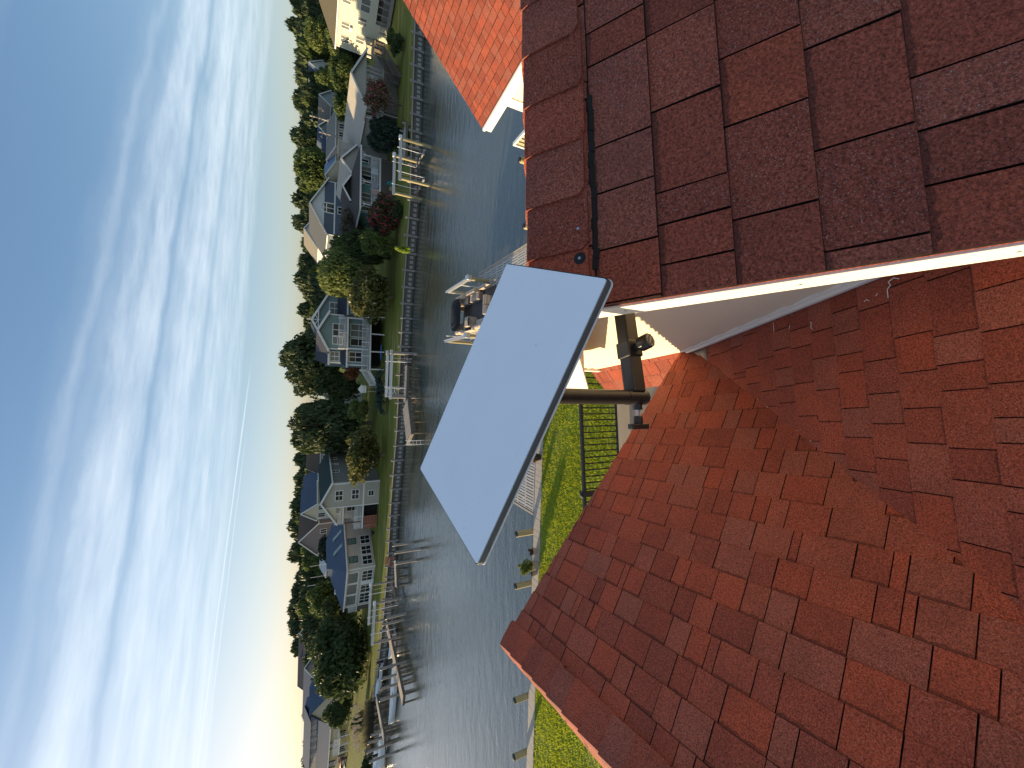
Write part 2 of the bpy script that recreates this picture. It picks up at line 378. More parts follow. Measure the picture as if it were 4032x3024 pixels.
M['leaf_grey'] = leafmat('leaf_sparse_grey', (0.073, 0.071, 0.046), (0.134, 0.122, 0.079), .2)
M['leaf_vine'] = leafmat('leaf_vine', (.16, .26, .03), (.34, .42, .06), .35)
M['leaf_plume'] = leafmat('pampas_plume', (.55, .38, .24), (.80, .62, .42), .3)
M['blade'] = leafmat('grass_blade', (.27, .34, .022), (.44, .47, .04), .4)
M['blade_far'] = leafmat('far_grass_blade', (.12, .15, .02), (.24, .24, .04), .3)
def groundmat(name, a, b, cc, sc=.6):
    t = NT(name); v = t.pos(); n = t.noise(v, sc, 8, .65); k = t.noise(v, 9, 5, .7); w = t.noise(t.pos((.25, 1.6, 1)), .5, 4)
    c = t.mix(n, a, b); c = t.mix(t.math('MULTIPLY', k, .6), c, mul(a, .6)); c = t.mix(t.ramp(w, [(.5, 0.), (.72, .8)]), c, cc)
    t.bump(k, .8, .05); return t.set(c, .95, 0, .1)
M['lawn'] = groundmat('lawn_soil', (.16, .21, .02), (.27, .32, .035), (.30, .29, .08))
M['far_lawn'] = groundmat('far_lawn', (.12, .145, .025), (.24, .24, .045), (.34, .27, .10), .25)
def water_mat():
    t = NT('canal_water')
    a = t.noise(t.pos((.55, 1.5, 1)), 1.15, 3, .55); b = t.noise(t.pos((1.4, 2.6, 1)), 4.2, 3, .6); d = t.noise(t.pos((.22, .30, 1)), .6, 3)
    h = t.math('ADD', t.math('MULTIPLY', a, 1.0), t.math('MULTIPLY', b, .35))
    h = t.math('MULTIPLY', h, t.math('ADD', t.math('MULTIPLY', d, .9), .5))
    t.bump(h, .5, .085)
    t.p.inputs['IOR'].default_value = 1.95
    return t.set((.058, .066, .050), .05, 0, .5)
M['water'] = water_mat()

# ------------------------------------------------------------------ ground and water
shore = [(140, 50), (70, 48.6), (42, 48.9), (32.2, 48.85), (21.8, 48.7), (9.7, 51), (-6.4, 52.6), (-16.5, 55.0), (-25.3, 56.0), (-33.9, 58.2), (-44.7, 62.1), (-75, 77), (-130, 104)]
def sheet(name, poly, z, mat, skirt=None):
    m = MB(); n = len(poly); m.add([(x, y, z) for x, y in poly], [tuple(range(n))])
    if skirt is not None:
        m.add([(x, y, z) for x, y in poly] + [(x, y, skirt) for x, y in poly], [(i, (i + 1) % n, n + (i + 1) % n, n + i) for i in range(n)])
    o = m.build(name, mat); o['kind'] = 'structure'; return o
sheet('water', [(-3000, -60), (3000, -60), (3000, 5000), (-3000, 5000)], -1.1, M['water'])
sheet('near_lawn', [(-90, -50), (60, -50), (60, 16.55), (-90, 16.55)], 0, M['lawn'], -2.5)
far = [(x, y + .12) for x, y in shore] + [(-150, 150), (-60, 165), (-30, 330), (400, 420), (400, 50)]
sheet('far_lawn', far, 0, M['far_lawn'], -2.5)

def blades(name, pts, h, w, mat, per=3, lean=.5):
    rs = np.random.RandomState(3); n = len(pts) * per; P = np.repeat(np.array(pts), per, 0)
    P[:, :2] += rs.uniform(-.07, .07, (n, 2)); a = rs.uniform(0, 2 * np.pi, n); hh = h * rs.uniform(.55, 1.3, n)
    dx = np.cos(a) * w * .5; dy = np.sin(a) * w * .5; l = lean * hh * rs.uniform(-1, 1, n); l2 = lean * hh * rs.uniform(-1, 1, n)
    v = np.empty((n, 3, 3)); v[:, 0] = P; v[:, 0, 0] -= dx; v[:, 0, 1] -= dy; v[:, 1] = P; v[:, 1, 0] += dx; v[:, 1, 1] += dy
    v[:, 2] = P; v[:, 2, 0] += l; v[:, 2, 1] += l2; v[:, 2, 2] += hh
    me = bpy.data.meshes.new(name); me.vertices.add(3 * n); me.vertices.foreach_set('co', v.ravel()); me.loops.add(3 * n); me.loops.foreach_set('vertex_index', np.arange(3 * n))
    me.polygons.add(n); me.polygons.foreach_set('loop_start', np.arange(0, 3 * n, 3)); me.materials.append(mat); me.update(); me.validate()
    o = link(name, me); o['kind'] = 'stuff'; return o
rs = np.random.RandomState(5)
gp = np.stack([rs.uniform(-27, 5, 62000), rs.uniform(7.5, 16.5, 62000), np.zeros(62000)], 1)
dens = np.sin(gp[:, 0] * 1.3 + 2 * np.sin(gp[:, 1] * .9)) + np.sin(gp[:, 1] * 2.1 + gp[:, 0] * .6) + rs.uniform(-1.6, 2.2, len(gp))
tag(blades('lawn_grass', gp[dens > -1.0], .075, .028, M['blade']), 'short bright green lawn grass between the house and the canal', 'grass')

# ------------------------------------------------------------------ our own house: roofs
YAW = R(6.5)
house = thing('house', 'house the photo is taken from, red shingle roofs, cream siding and white trim', 'house', (0, 0, 0), YAW)
Z0 = CAMZ
TA, TB, TD = math.tan(R(35)), math.tan(R(37)), .5
class Roof:
    "a roof plane: origin o, course direction u, up-slope direction s, normal n (house coordinates)"
    def __init__(r, o, u, s): r.o = Vector(o); r.u = Vector(u).normalized(); r.s = Vector(s).normalized(); r.n = r.u.cross(r.s)
    def P(r, x, y, h=0.): return r.o + r.u * x + r.s * y + r.n * h
def clip(poly, planes):
    for a, b, c in planes:                       # keep a*x + b*y + c >= 0
        out = []
        for i in range(len(poly)):
            p, q = poly[i], poly[(i + 1) % len(poly)]; fp = a * p[0] + b * p[1] + c; fq = a * q[0] + b * q[1] + c
            if fp >= 0: out.append(p)
            if fp * fq < 0:
                t = fp / (fp - fq); out.append((p[0] + t * (q[0] - p[0]), p[1] + t * (q[1] - p[1])))
        poly = out
        if len(poly) < 3: return []
    return poly
ALL = []          # (distance, verts, faces, tint colours, roof object)
EXPO = .143
def shingle_roof(roof, slab, u0, u1, s0, s1, planes, seed, jitter=.0012):
    rr = random.Random(seed); k = 0; s = s0
    while s < s1:
        x = u0 - rr.uniform(0, .25); hi = rr.random() < .5
        while x < u1:
            wd = rr.uniform(.075, .12) if rr.random() < .35 else rr.uniform(.12, .225)
            if rr.random() < .05: wd = rr.uniform(.03, .05)
            g = .0023; dj = rr.uniform(-jitter, jitter)
            poly = clip([(x + g, s + dj), (x + wd - g, s + dj), (x + wd - g, s + EXPO + .012), (x + g, s + EXPO + .012)], planes)
            if len(poly) >= 3:
                th = (.0106 if hi else .0090) + rr.uniform(-.0008, .0012); lift = rr.uniform(0, .0015)
                f = lambda y: max(.0008, th + lift - (th * .82) * (y - s) / EXPO)
                top = [roof.P(a, b, f(b)) for a, b in poly]; bot = [roof.P(a, b, -.004) for a, b in poly]; n = len(poly)
                faces = [tuple(range(n))] + [(2 * n + i, n + i, n + (i + 1) % n, 2 * n + (i + 1) % n) for i in range(n)]
                r0 = rr.random(); b0 = 1.0 if hi else rr.uniform(0, .45)
                if hi and rr.random() < .45: r0 = rr.uniform(.78, 1)
                tint = [(r0, min(1, max(0, (b - s) / EXPO)), b0, 1) for a, b in poly] + [(r0, .3, b0, 0)] * (2 * n)
                c = sum(top, Vector()) / n; ALL.append([(c - Vector((0, 0, Z0))).length, top + bot + [p - roof.n * .0003 for p in top], faces, tint, slab])
            x += wd; hi = not hi if rr.random() < .85 else hi
        s += EXPO; k += 1
def tinted(me, cols):
    a = me.color_attributes.new('tint', 'FLOAT_COLOR', 'POINT'); a.data.foreach_set('color', np.array(cols, dtype=np.float32).ravel())
def slab(name, poly, n, th, mat):
    return MB().prism([p - n * .005 for p in poly], -n * th, 0).build(name, mat, house)
za = lambda z: Z0 + z
# A: the high roof at right whose slope faces the camera; ridge along a
AL, AR = .27, 4.6
rA = Roof((AL, .854, za(-.507)), (1, 0, 0), (0, math.cos(R(35)), math.sin(R(35))))
rA2 = Roof((AR, .854, za(-.507)), (-1, 0, 0), (0, -math.cos(R(35)), math.sin(R(35))))
nA = rA.n; LA = 2.0
sA = slab('roof_slope', [rA.P(0, -LA), rA.P(AR - AL, -LA), rA.P(AR - AL, 0), rA.P(0, 0)], rA.n, .025, M['shingle'])
sA2 = slab('roof_slope', [rA2.P(0, -2.2), rA2.P(AR - AL, -2.2), rA2.P(AR - AL, 0), rA2.P(0, 0)], rA2.n, .025, M['shingle'])
shingle_roof(rA, sA, 0, AR - AL, -.161 - 12 * EXPO, -.03, [(1, 0, 0), (-1, 0, AR - AL), (0, -1, 0)], 11)
shingle_roof(rA2, sA2, 0, AR - AL, -.09 - 14 * EXPO, -.03, [(1, 0, 0), (-1, 0, AR - AL), (0, -1, 0)], 12)
# D: slope falling towards the canal beside the gable wall; B: wing at left, ridge along b, slope falling to the right
aD = math.atan(TD)
rD = Roof((.605, .752, za(-2.0996)), (-1, 0, 0), (0, -math.cos(aD), math.sin(aD)))
def vD(a, b): return (.605 - a, (.752 - b) / math.cos(aD))
def half(p, q, keep):
    "half plane through p, q that keeps the point keep"
    a, b = q[1] - p[1], -(q[0] - p[0]); c = -(a * p[0] + b * p[1])
    return (a, b, c) if a * keep[0] + b * keep[1] + c > 0 else (-a, -b, -c)
plD = [(1, 0, 0), half(vD(-.6, .424), vD(.3, 1.78), vD(.4, .5)), half(vD(0, 2.40), vD(.6, 2.33), vD(.3, 1)), (0, -1, 2.6)]
polyD = clip([(0, -2.2), (2.6, -2.2), (2.6, 2.6), (0, 2.6)], plD)
sD = slab('roof_slope', [rD.P(*p) for p in polyD], rD.n, .02, M['shingle'])
shingle_roof(rD, sD, 0, 2.6, -1.79, 2.5, plD, 21)
aB = math.atan(TB)
rB = Roof((-1.51, 0, za(-1.25)), (0, 1, 0), (-math.cos(aB), 0, math.sin(aB)))
def vB(a, b): return (b, -(a + 1.51) / math.cos(aB))
plB = [half(vB(-.6, .424), vB(.3, 1.78), vB(-.5, 2)), half(vB(-1.51, 2.665), vB(.6, 2.34), vB(-.5, 1)), (0, -1, 0), (1, 0, 1.0), (0, 1, 2.75)]
polyB = clip([(-1.2, -2.8), (2.9, -2.8), (2.9, .1), (-1.2, .1)], plB)
sB = slab('roof_slope', [rB.P(*p) for p in polyB], rB.n, .02, M['shingle'])
shingle_roof(rB, sB, -1.2, 2.9, -.10 - 18 * EXPO, -.03, plB, 31)
rB2 = Roof((-1.51, 0, za(-1.25)), (0, -1, 0), (math.cos(aB), 0, math.sin(aB)))
plB2 = [half((-2.665, 0), (-2.665 - .3, -2.6), (0, -1)), (0, -1, 0), (-1, 0, 1.2)]
polyB2 = clip([(-3, -2.9), (1.2, -2.9), (1.2, 0), (-3, 0)], plB2)
sB2 = slab('roof_slope', [rB2.P(*p) for p in polyB2], rB2.n, .02, M['shingle'])
shingle_roof(rB2, sB2, -3, 1.2, -.10 - 19 * EXPO, -.03, plB2, 32)
# C: the sunlit wing further right, slope falling to the left
aC = math.atan(.768); eC = (6.06, za(-3.0))
rC = Roof((eC[0], 0, eC[1]), (0, -1, 0), (math.cos(aC), 0, math.sin(aC)))
plC = [half((-6.98, 0), (-6.98, 1), (-5, 1)), (-1, 0, -1.2), (0, 1, 0), (0, -1, 3.0)]
polyC = clip([(-7.2, -.1), (-1, -.1), (-1, 3.1), (-7.2, 3.1)], plC)
sC = slab('roof_slope', [rC.P(*p) for p in polyC], rC.n, .03, M['shingle'])
shingle_roof(rC, sC, -7.1, -1.1, 0, 3.0, plC, 41)
# E: little skirt roof at the foot of the gable wall
aE = R(42); LE = .34
rE = Roof((.605, 0, za(-2.86)), (0, -1, 0), (math.cos(aE), 0, math.sin(aE)))
plE = [(1, 0, 3.62), (-1, 0, -1.9), (0, -1, 0), (0, 1, LE)]
sE = slab('roof_slope', [rE.P(-3.62, -LE), rE.P(-1.9, -LE), rE.P(-1.9, 0), rE.P(-3.62, 0)], rE.n, .03, M['shingle'])
shingle_roof(rE, sE, -3.7, -1.8, -LE, 0, plE, 51)
# ridge caps: bent tabs lapped along the ridge
def caps(slabo, ends, down1, down2, half_w, seed, lip=.020):
    rr = random.Random(seed); p0, p1 = Vector(ends[0]), Vector(ends[1]); d = (p1 - p0).normalized(); L = (p1 - p0).length; x = 0
    up = -(Vector(down1) + Vector(down2)).normalized()
    d1, d2 = Vector(down1).normalized(), Vector(down2).normalized()
    while x < L - .02:
        e = EXPO * rr.uniform(.9, 1.1); rings = []
        wv = half_w * rr.uniform(.96, 1.03); a0 = x; a1 = min(L, x + e + .03); r0 = rr.choice([.1, .2, .3, .45, .5, .62, .88, .95])
        vs_, fs, tint = [], [], []
        for i, (xx, h) in enumerate(((a0, lip), (a0 + .016, lip), (a1, .006))):
            ww = wv - (.016 if i == 0 else 0); prof = [(d1, ww, 0), (d1, ww * .5, .6), (d1, .03, .9), (None, 0, .55), (d2, .03, .9), (d2, ww * .5, .6), (d2, ww, 0)]
            for k, (dd, q, _) in enumerate(prof):
                base = p0 + d * xx + (dd * q if dd else Vector()); nn = (up if dd is None else (up - dd * up.dot(dd)).normalized())
                vs_.append(base + nn * h - (nn * .003 if dd is None else Vector())); tint.append((r0, .3, 1, 1))
        m = 7
        for i in range(2):
            for k in range(m - 1): fs.append((i * m + k, i * m + k + 1, (i + 1) * m + k + 1, (i + 1) * m + k))
        n0 = len(vs_)
        for k in range(m):                                  # butt edge
            dd = (d1, d1, d1, None, d2, d2, d2)[k]; nn = up if dd is None else (up - dd * up.dot(dd)).normalized()
            vs_.append(vs_[k] - nn * (lip - .002)); tint.append((r0, .3, 1, 0))
        for k in range(m - 1): fs.append((k, n0 + k, n0 + k + 1, k + 1))
        for k in (0, m - 1):                                # long side edges
            b0_ = len(vs_)
            for i in range(3):
                dd = d1 if k == 0 else d2; nn = (up - dd * up.dot(dd)).normalized(); vs_.append(vs_[i * m + k] - nn * .014); tint.append((r0, .3, 1, 1))
            for i in range(2): fs.append((i * m + k, (i + 1) * m + k, b0_ + i + 1, b0_ + i))
        c = p0 + d * x; ALL.append([max(.3, (c - Vector((0, 0, Z0))).length - .6), vs_, fs, tint, slabo])
        x += e
caps(sA, ((AL, .854, za(-.497)), (AR, .854, za(-.497))), (0, -math.cos(R(35)), -math.sin(R(35))), (0, math.cos(R(35)), -math.sin(R(35))), .155, 61, .013)
caps(sB, ((-1.51, 2.66, za(-1.238)), (-1.51, -1.0, za(-1.238))), (math.cos(aB), 0, -math.sin(aB)), (-math.cos(aB), 0, -math.sin(aB)), .165, 62)
# the 300 shingles that show largest are parts of their slope, the rest one mesh per slope
def seen(e):
    c = sum(e[1], Vector()) / len(e[1]); w = Matrix.Rotation(YAW, 3, 'Z') @ c - Vector((0, 0, Z0)); z = w.dot(FW)
    if z < .05: return 99.
    u, v = w.dot(_rt) / z * FPX, -w.dot(_up) / z * FPX
    if abs(u) > 900 or abs(v) > 1200: return 60 + e[0]
    return e[0] + (40 if e[4] in (sA2, sB2) else 0)
order = sorted(ALL, key=seen)
rest = {}
for i, e in enumerate(order):
    if i < 300:
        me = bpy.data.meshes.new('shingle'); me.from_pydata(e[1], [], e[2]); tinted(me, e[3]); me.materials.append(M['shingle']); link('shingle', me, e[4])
    else: rest.setdefault(e[4].name, []).append(e)
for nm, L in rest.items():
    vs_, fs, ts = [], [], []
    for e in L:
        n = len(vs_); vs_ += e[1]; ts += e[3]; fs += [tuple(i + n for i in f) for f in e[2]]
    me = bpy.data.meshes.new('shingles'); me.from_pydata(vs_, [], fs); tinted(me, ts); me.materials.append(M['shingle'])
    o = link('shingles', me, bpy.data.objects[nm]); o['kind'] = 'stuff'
for s_o in (sA, sA2, sB, sB2, sC, sD, sE): tinted(s_o.data, [(.3, .2, .5, 1)] * len(s_o.data.vertices))

# ------------------------------------------------------------------ our own house: trim, walls, deck
def prof_board(name, pts, th, mat, parent=house, axis=(1, 0, 0), **k): return MB().prism(pts, Vector(axis) * th).build(name, mat, parent, **k)
zr = lambda b, off: za(-.507 - abs(b - .854) * TA) - off
# rake boards of the gable (b, z outline in the plane a = const)
for b0_, b1_ in ((.854, .141), (.139, -.72)): prof_board('rake_board', [(.264, b0_, zr(b0_, .012)), (.264, b1_, zr(b1_, .012)), (.264, b1_, zr(b1_, .092)), (.264, b0_, zr(b0_, .092))], .026, M['trim_white'], bevel=.0015)
for b_ in (.70, .42, .18, .10, -.15): MB().cyl((.2632, b_, zr(b_, .05)), (.266, b_, zr(b_, .05)), .0035, None, 8).build('nail_head', M['steel'], house)
prof_board('rake_board', [(.262, .856, zr(.854, .012)), (.262, 2.62, zr(2.62, .012)), (.262, 2.62, zr(2.62, .30)), (.262, .856, zr(.854, .108))], .028, M['woodgrain_white'], bevel=.002)
prof_board('eave_board', [(.31, 2.60, zr(2.62, .03)), (.31, 2.60, zr(2.62, .25)), (.31, 2.625, zr(2.62, .25)), (.31, 2.625, zr(2.62, .03))], 4.3, M['white'])
g_ = MB()                                                   # gutter with a rolled lip
prof = [(2.63, -.03), (2.63, -.13), (2.66, -.155), (2.71, -.155), (2.735, -.12), (2.74, -.07), (2.755, -.055), (2.755, -.03), (2.745, -.03), (2.73, -.05), (2.725, -.1), (2.70, -.14), (2.665, -.14), (2.642, -.12), (2.642, -.03)]
g_.loft([[(a, b, zr(2.62, 0) + z) for b, z in prof] for a in (.29, 4.6)]); g_.build('gutter', M['white'], house)
for sgn, b1, off in ((-1, -.62, .125), (1, 2.6, .14)):
    prof_board('soffit', [(.31, .854, zr(.854, off)), (.31, b1, zr(b1, off + (.06 if sgn > 0 else 0))), (.31, b1, zr(b1, off + .012 + (.06 if sgn > 0 else 0))), (.31, .854, zr(.854, off + .012))], .31, M['soffit'])
# gable wall of lap siding: every board its own piece
WA = .605
def wall_bounds(z):
    "b range of the gable wall at height z (rel. camera)"
    lo, hi = -.9, 3.48
    if z > -.65: return None
    lo = max(lo, .854 - (-.507 - z - .11) / TA); hi = min(hi, .854 + (-.507 - z - .13) / TA)
    if z > -2.85: lo = max(lo, .752 - (z + 2.0996) / TD - .03) if z < -1.2 else lo
    return (lo, hi) if hi - lo > .02 else None
z = -2.90; PB = .098
while z < -.66:
    w0, w1 = wall_bounds(z + .001), wall_bounds(min(-.66, z + PB))
    if w0:
        if not w1: w1 = ((w0[0] + w0[1]) / 2 - .01, (w0[0] + w0[1]) / 2 + .01)
        m = MB(); o0, o1 = WA - .019, WA - .002
        m.add([(o0, w0[0], za(z)), (o0, w0[1], za(z)), (o1, w1[1], za(z + PB)), (o1, w1[0], za(z + PB)), (WA + .01, w0[0], za(z)), (WA + .01, w0[1], za(z)), (WA + .01, w1[1], za(z + PB)), (WA + .01, w1[0], za(z + PB))],
              [(0, 1, 2, 3), (0, 4, 5, 1), (3, 2, 6, 7), (1, 5, 6, 2), (0, 3, 7, 4)])
        m.build('siding_board', M['siding_cream'], house)
    z += PB
MB().prism([(.62, -1.2, za(-6)), (.62, 3.47, za(-6)), (.62, 3.47, za(-2.4)), (.62, .854, za(-.68)), (.62, -.9, za(-1.9))], (4, 0, 0)).build('wall', M['siding_cream'], house)
MB().beam((.588, 3.485, za(-6)), (.588, 3.485, za(-2.0)), .05, .05).build('corner_board', M['white'], house)
# white step flashing along the foot of the wall on slope D
MB().prism([(.560, -.45, za(-1.478)), (.560, 2.36, za(-2.883)), (.560, 2.36, za(-2.850)), (.560, -.45, za(-1.445))], (.035, 0, 0)).prism([(.578, -.45, za(-1.45)), (.578, 2.36, za(-2.855)), (.578, 2.36, za(-2.832)), (.578, -.45, za(-1.427))], (.024, 0, 0)).build('wall_flashing', M['white'], house, bevel=.004)
fl = MB(); fr_ = []
for i in range(7):
    t = i / 6; b = 2.02 + .36 * t; h = .016 - .05 * max(0, t - .75) * 4 * .25
    fr_.append([(a_, b + (.05 * (a_ - .47)), za(-2.0996 - (b - .752) * TD) + h + .006 * math.sin(9 * a_ + 4 * t) + (.045 * max(0, .46 - a_) if True else 0)) for a_ in (.40, .43, .46, .49, .52, .555)])
fl.loft(fr_, closed=False, caps=False); fo = fl.build('kickout_flashing', M['grey_sealant'], house, smooth=True)
sm = fo.modifiers.new('thick', 'SOLIDIFY'); sm.thickness = .006
# black sealant and two nail heads under the ridge cap of roof A
se = MB(); rr = random.Random(4); x = .36
while x < .80:
    l = rr.uniform(.02, .06); q0, q1 = rA.P(x - AL, -.160 - rr.uniform(0, .006), .006), rA.P(x + l - AL, -.160 - rr.uniform(0, .006), .006); se.beam(q0, q1, .010 + rr.uniform(0, .006), .012); x += l * .95
se.build('ridge_sealant', M['sealant'], house)
for xn, yn in ((2277, 902), (2283, 1018)):
    d = Matrix.Rotation(-YAW, 3, 'Z') @ ray(xn, yn); t = ((rA.o - Vector((0, 0, Z0))).dot(rA.n) + .0165) / d.dot(rA.n); c = Vector((0, 0, Z0)) + d * t
    MB().cyl(c - rA.n * .002, c + rA.n * .0015, .017, .014, 14).build('sealant_spot', M['sealant'], house); MB().cyl(c, c + rA.n * .004, .0045, .0035, 10).build('nail_head', M['steel'], house)
# wing C: fascia, gutter, soffit, wall with corner board and a window
ec = eC
MB().box((ec[0] - .035, 1.4, ec[1] - .205), (ec[0] - .002, 6.985, ec[1] - .012)).box((ec[0] - .065, 1.4, ec[1] - .07), (ec[0] - .036, 6.985, ec[1] - .015)).build('eave_board', M['white'], house, bevel=.004)
MB().box((ec[0], 1.4, ec[1] - .20), (ec[0] + .36, 6.97, ec[1] - .185)).build('soffit', M['soffit'], house)
z = -6.0
while z < -3.2:
    MB().add([(6.40, 1.4, za(z)), (6.40, 6.52, za(z)), (6.413, 6.52, za(z + .1)), (6.413, 1.4, za(z + .1)), (6.43, 1.4, za(z)), (6.43, 6.52, za(z))], [(0, 1, 2, 3), (0, 4, 5, 1)]).build('siding_board', M['siding_cream'], house)
    z += .1
MB().box((6.42, 1.4, za(-10)), (9.5, 6.53, za(-3.2))).build('wall', M['siding_cream'], house)
MB().box((6.385, 6.40, za(-10)), (6.45, 6.60, za(-3.19))).build('corner_board', M['white'], house)
wn_ = MB().box((6.36, 5.35, za(-3.30)), (6.42, 5.42, za(-5))).box((6.36, 5.93, za(-3.30)), (6.42, 6.0, za(-5))).box((6.36, 5.42, za(-3.38)), (6.42, 5.93, za(-3.30))).build('window_frame', M['white'], house)
MB().box((6.39, 5.42, za(-5)), (6.41, 5.93, za(-3.38))).build('pane', M['glass_pale'], wn_)
# bodies below the roofs
MB().box((-3.9, -3, 0), (.25, 2.25, za(-3.35))).build('wall', M['siding_cream'], house)
MB().box((.3, -3, 0), (9.5, 2.2, za(-5.9))).build('wall', M['siding_cream'], house)
MB().prism([(-3.7, 2.3, za(-2.9)), (.2, 2.3, za(-2.9)), (-1.51, 2.42, za(-1.4))], (0, -.1, 0)).build('gable_wall', M['siding_cream'], house)
MB().prism([(-1.53, 2.655, za(-1.285)), (.63, 2.325, za(-2.90)), (.63, 2.325, za(-3.02)), (-1.53, 2.655, za(-1.40))], (0, -.03, 0)).build('rake_board', M['white'], house)
# upstairs deck with a black metal railing
DK = za(-5.36)
m = MB(); x = -4.2
MB().box((-4.2, 2.3, DK - .25), (6.2, 6.02, DK - .03)).build('deck_frame', M['dark_wood'], house)
for i, (x0, x1) in enumerate(((-4.2, -2.55), (-2.54, -.70), (-.69, 1.5), (1.51, 3.8), (3.81, 6.2))): MB().box((x0, 2.3, DK - .03), (x1, 6.04, DK)).build('deck_floor', M['concrete'], house)
rail = MB().box((-4.2, 5.895, DK + .905), (6.2, 5.95, DK + .96)).box((-4.2, 5.905, DK + .09), (6.2, 5.94, DK + .125)).build('deck_railing', M['black_rail'], house, bevel=.004)
bal = MB().box((-.011, -.011, DK + .12), (.011, .011, DK + .92)).mesh('baluster', M['black_rail']); x = -3.1
while x < 4.5:
    if min(abs(x - p) for p in (-1.27, .98, 3.2)) > .05: link('baluster', bal, rail, loc=(x, 5.922, 0))
    x += .1125
for x in (-3.5, -1.27, .98, 3.2, 5.4):
    MB().box((x - .045, 5.875, DK), (x + .045, 5.965, DK + .99)).add([(x - .06, 5.86, DK + .99), (x + .06, 5.86, DK + .99), (x + .06, 5.98, DK + .99), (x - .06, 5.98, DK + .99), (x, 5.92, DK + 1.03)], [(0, 1, 4), (1, 2, 4), (2, 3, 4), (3, 0, 4), (3, 2, 1, 0)]).build('rail_post', M['black_rail'], rail)
for x in (-3.9, -.3, 3.2, 6): MB().box((x - .08, 5.75, -.1), (x + .08, 5.91, DK - .25)).build('deck_post', M['white'], house)

# ------------------------------------------------------------------ flat dish on its mount
def rel(a, b, z): return Matrix.Rotation(YAW, 3, 'Z') @ Vector((a, b, 0)) + Vector((0, 0, Z0 + z))
cen = Vector((-.0236, .8168, Z0 - .3687)); ex = Vector((-.92041, .27342, .27944)).normalized(); ey = -Vector((.302, .95115, .06406))
ey = (ey - ex * ex.dot(ey)).normalized(); ez = ex.cross(ey)
dish = thing('satellite_dish', 'flat white rectangular satellite internet dish with dark grey edge tilted on a black pole', 'satellite dish')
dish.matrix_world = Matrix.Translation(cen) @ Matrix((ex, ey, ez)).transposed().to_4x4()
def rrect(hx, hy, r, z, n=5):
    o = []
    for sx, sy, a0 in ((1, 1, 0), (-1, 1, 90), (-1, -1, 180), (1, -1, 270)):
        for i in range(n): t = R(a0 + 90 * i / (n - 1)); o.append((sx * (hx - r) + r * math.cos(t), sy * (hy - r) + r * math.sin(t), z))
    return o
hx, hy = .297, .1915
MB().loft([rrect(hx - .0015, hy - .0015, (.006), -.003), rrect(hx - .0015, hy - .0015, (.006), 0)]).build('panel', M['dish_white'], dish)
MB().loft([rrect(hx + .001, hy + .001, .012, -.0135), rrect(hx + .002, hy + .002, .012, -.004), rrect(hx + .0005, hy + .0005, .008, -.0012)], caps=False).build('rim', M['dish_grey'], dish, smooth=True)
MB().loft([rrect(hx - .03, hy - .03, .02, -.030), rrect(hx - .006, hy - .006, .014, -.0185), rrect(hx + .003, hy + .003, .014, -.0165), rrect(hx + .003, hy + .003, .014, -.0135)]).build('back_shell', M['gloss_white'], dish)
MB().cyl((0, 0, -.085), (0, 0, -.04), .03, .045, 16).build('mount_foot', M['dish_grey'], dish)
mnt = thing('antenna_mount', 'black steel wall bracket arm with round upright pole carrying the flat dish', 'antenna mount', (0, 0, 0), YAW)
mx, my, mzb, mzt = .066, .807, za(-.815), za(-.42)
MB().cyl((mx, my, mzb), (mx, my, mzt), .0195, None, 24).build('mast', M['black_metal'], mnt, smooth=True)
sk = MB().cyl((mx, my, mzb - .002), (mx, my, mzb + .062), .0208, None, 24)
for k in range(10): sk.cyl((mx, my, mzb - .002 - k * .0012), (mx, my, mzb - .002 - (k + 1) * .0012), .0208 * math.sqrt(max(0, 1 - (k / 10) ** 2)), .0208 * math.sqrt(max(0, 1 - ((k + 1) / 10) ** 2)) + .0005, 24)
sk.build('mast_socket', M['black_metal'], mnt, smooth=True)
p0, p1 = Vector((mx + .012, my + .001, za(-.787))), Vector((.606, .868, za(-.787))); dd = (p1 - p0).normalized()
MB().beam(p0, p1, .042, .042).build('arm', M['black_metal'], mnt, bevel=.004)
c0 = p0 + dd * .098; MB().beam(c0, c0 + dd * .046, .050, .050).build('collar', M['black_metal'], mnt, bevel=.004)
MB().beam(p1 - dd * .008, p1, .11, .16).build('wall_plate', M['black_metal'], mnt, bevel=.003)
kc = c0 + dd * .024; nb = dd.cross(Vector((0, 0, 1))).normalized(); nb = nb if nb.y < 0 else -nb
kd = (nb * 1.0 + Vector((0, 0, -.12)) + dd * .12).normalized()
k0 = kc + nb * .024; MB().cyl(k0, k0 + kd * .012, .011, .011, 6).cyl(k0 + kd * .010, k0 + kd * .018, .008, .008, 12).build('locking_nut', M['black_metal'], mnt)
kn = MB(); ring = []
for h, rr_ in ((.016, .0175), (.020, .0205), (.046, .0205), (.050, .0185)):
    a_ = kd.orthogonal().normalized(); b_ = kd.cross(a_)
    ring.append([k0 + kd * h + (a_ * math.cos(2 * math.pi * i / 40) + b_ * math.sin(2 * math.pi * i / 40)) * (rr_ * (1 if i % 4 < 2 else .91)) for i in range(40)])
kn.loft(ring); knob = kn.build('knob', M['black_metal'], mnt, smooth=True)
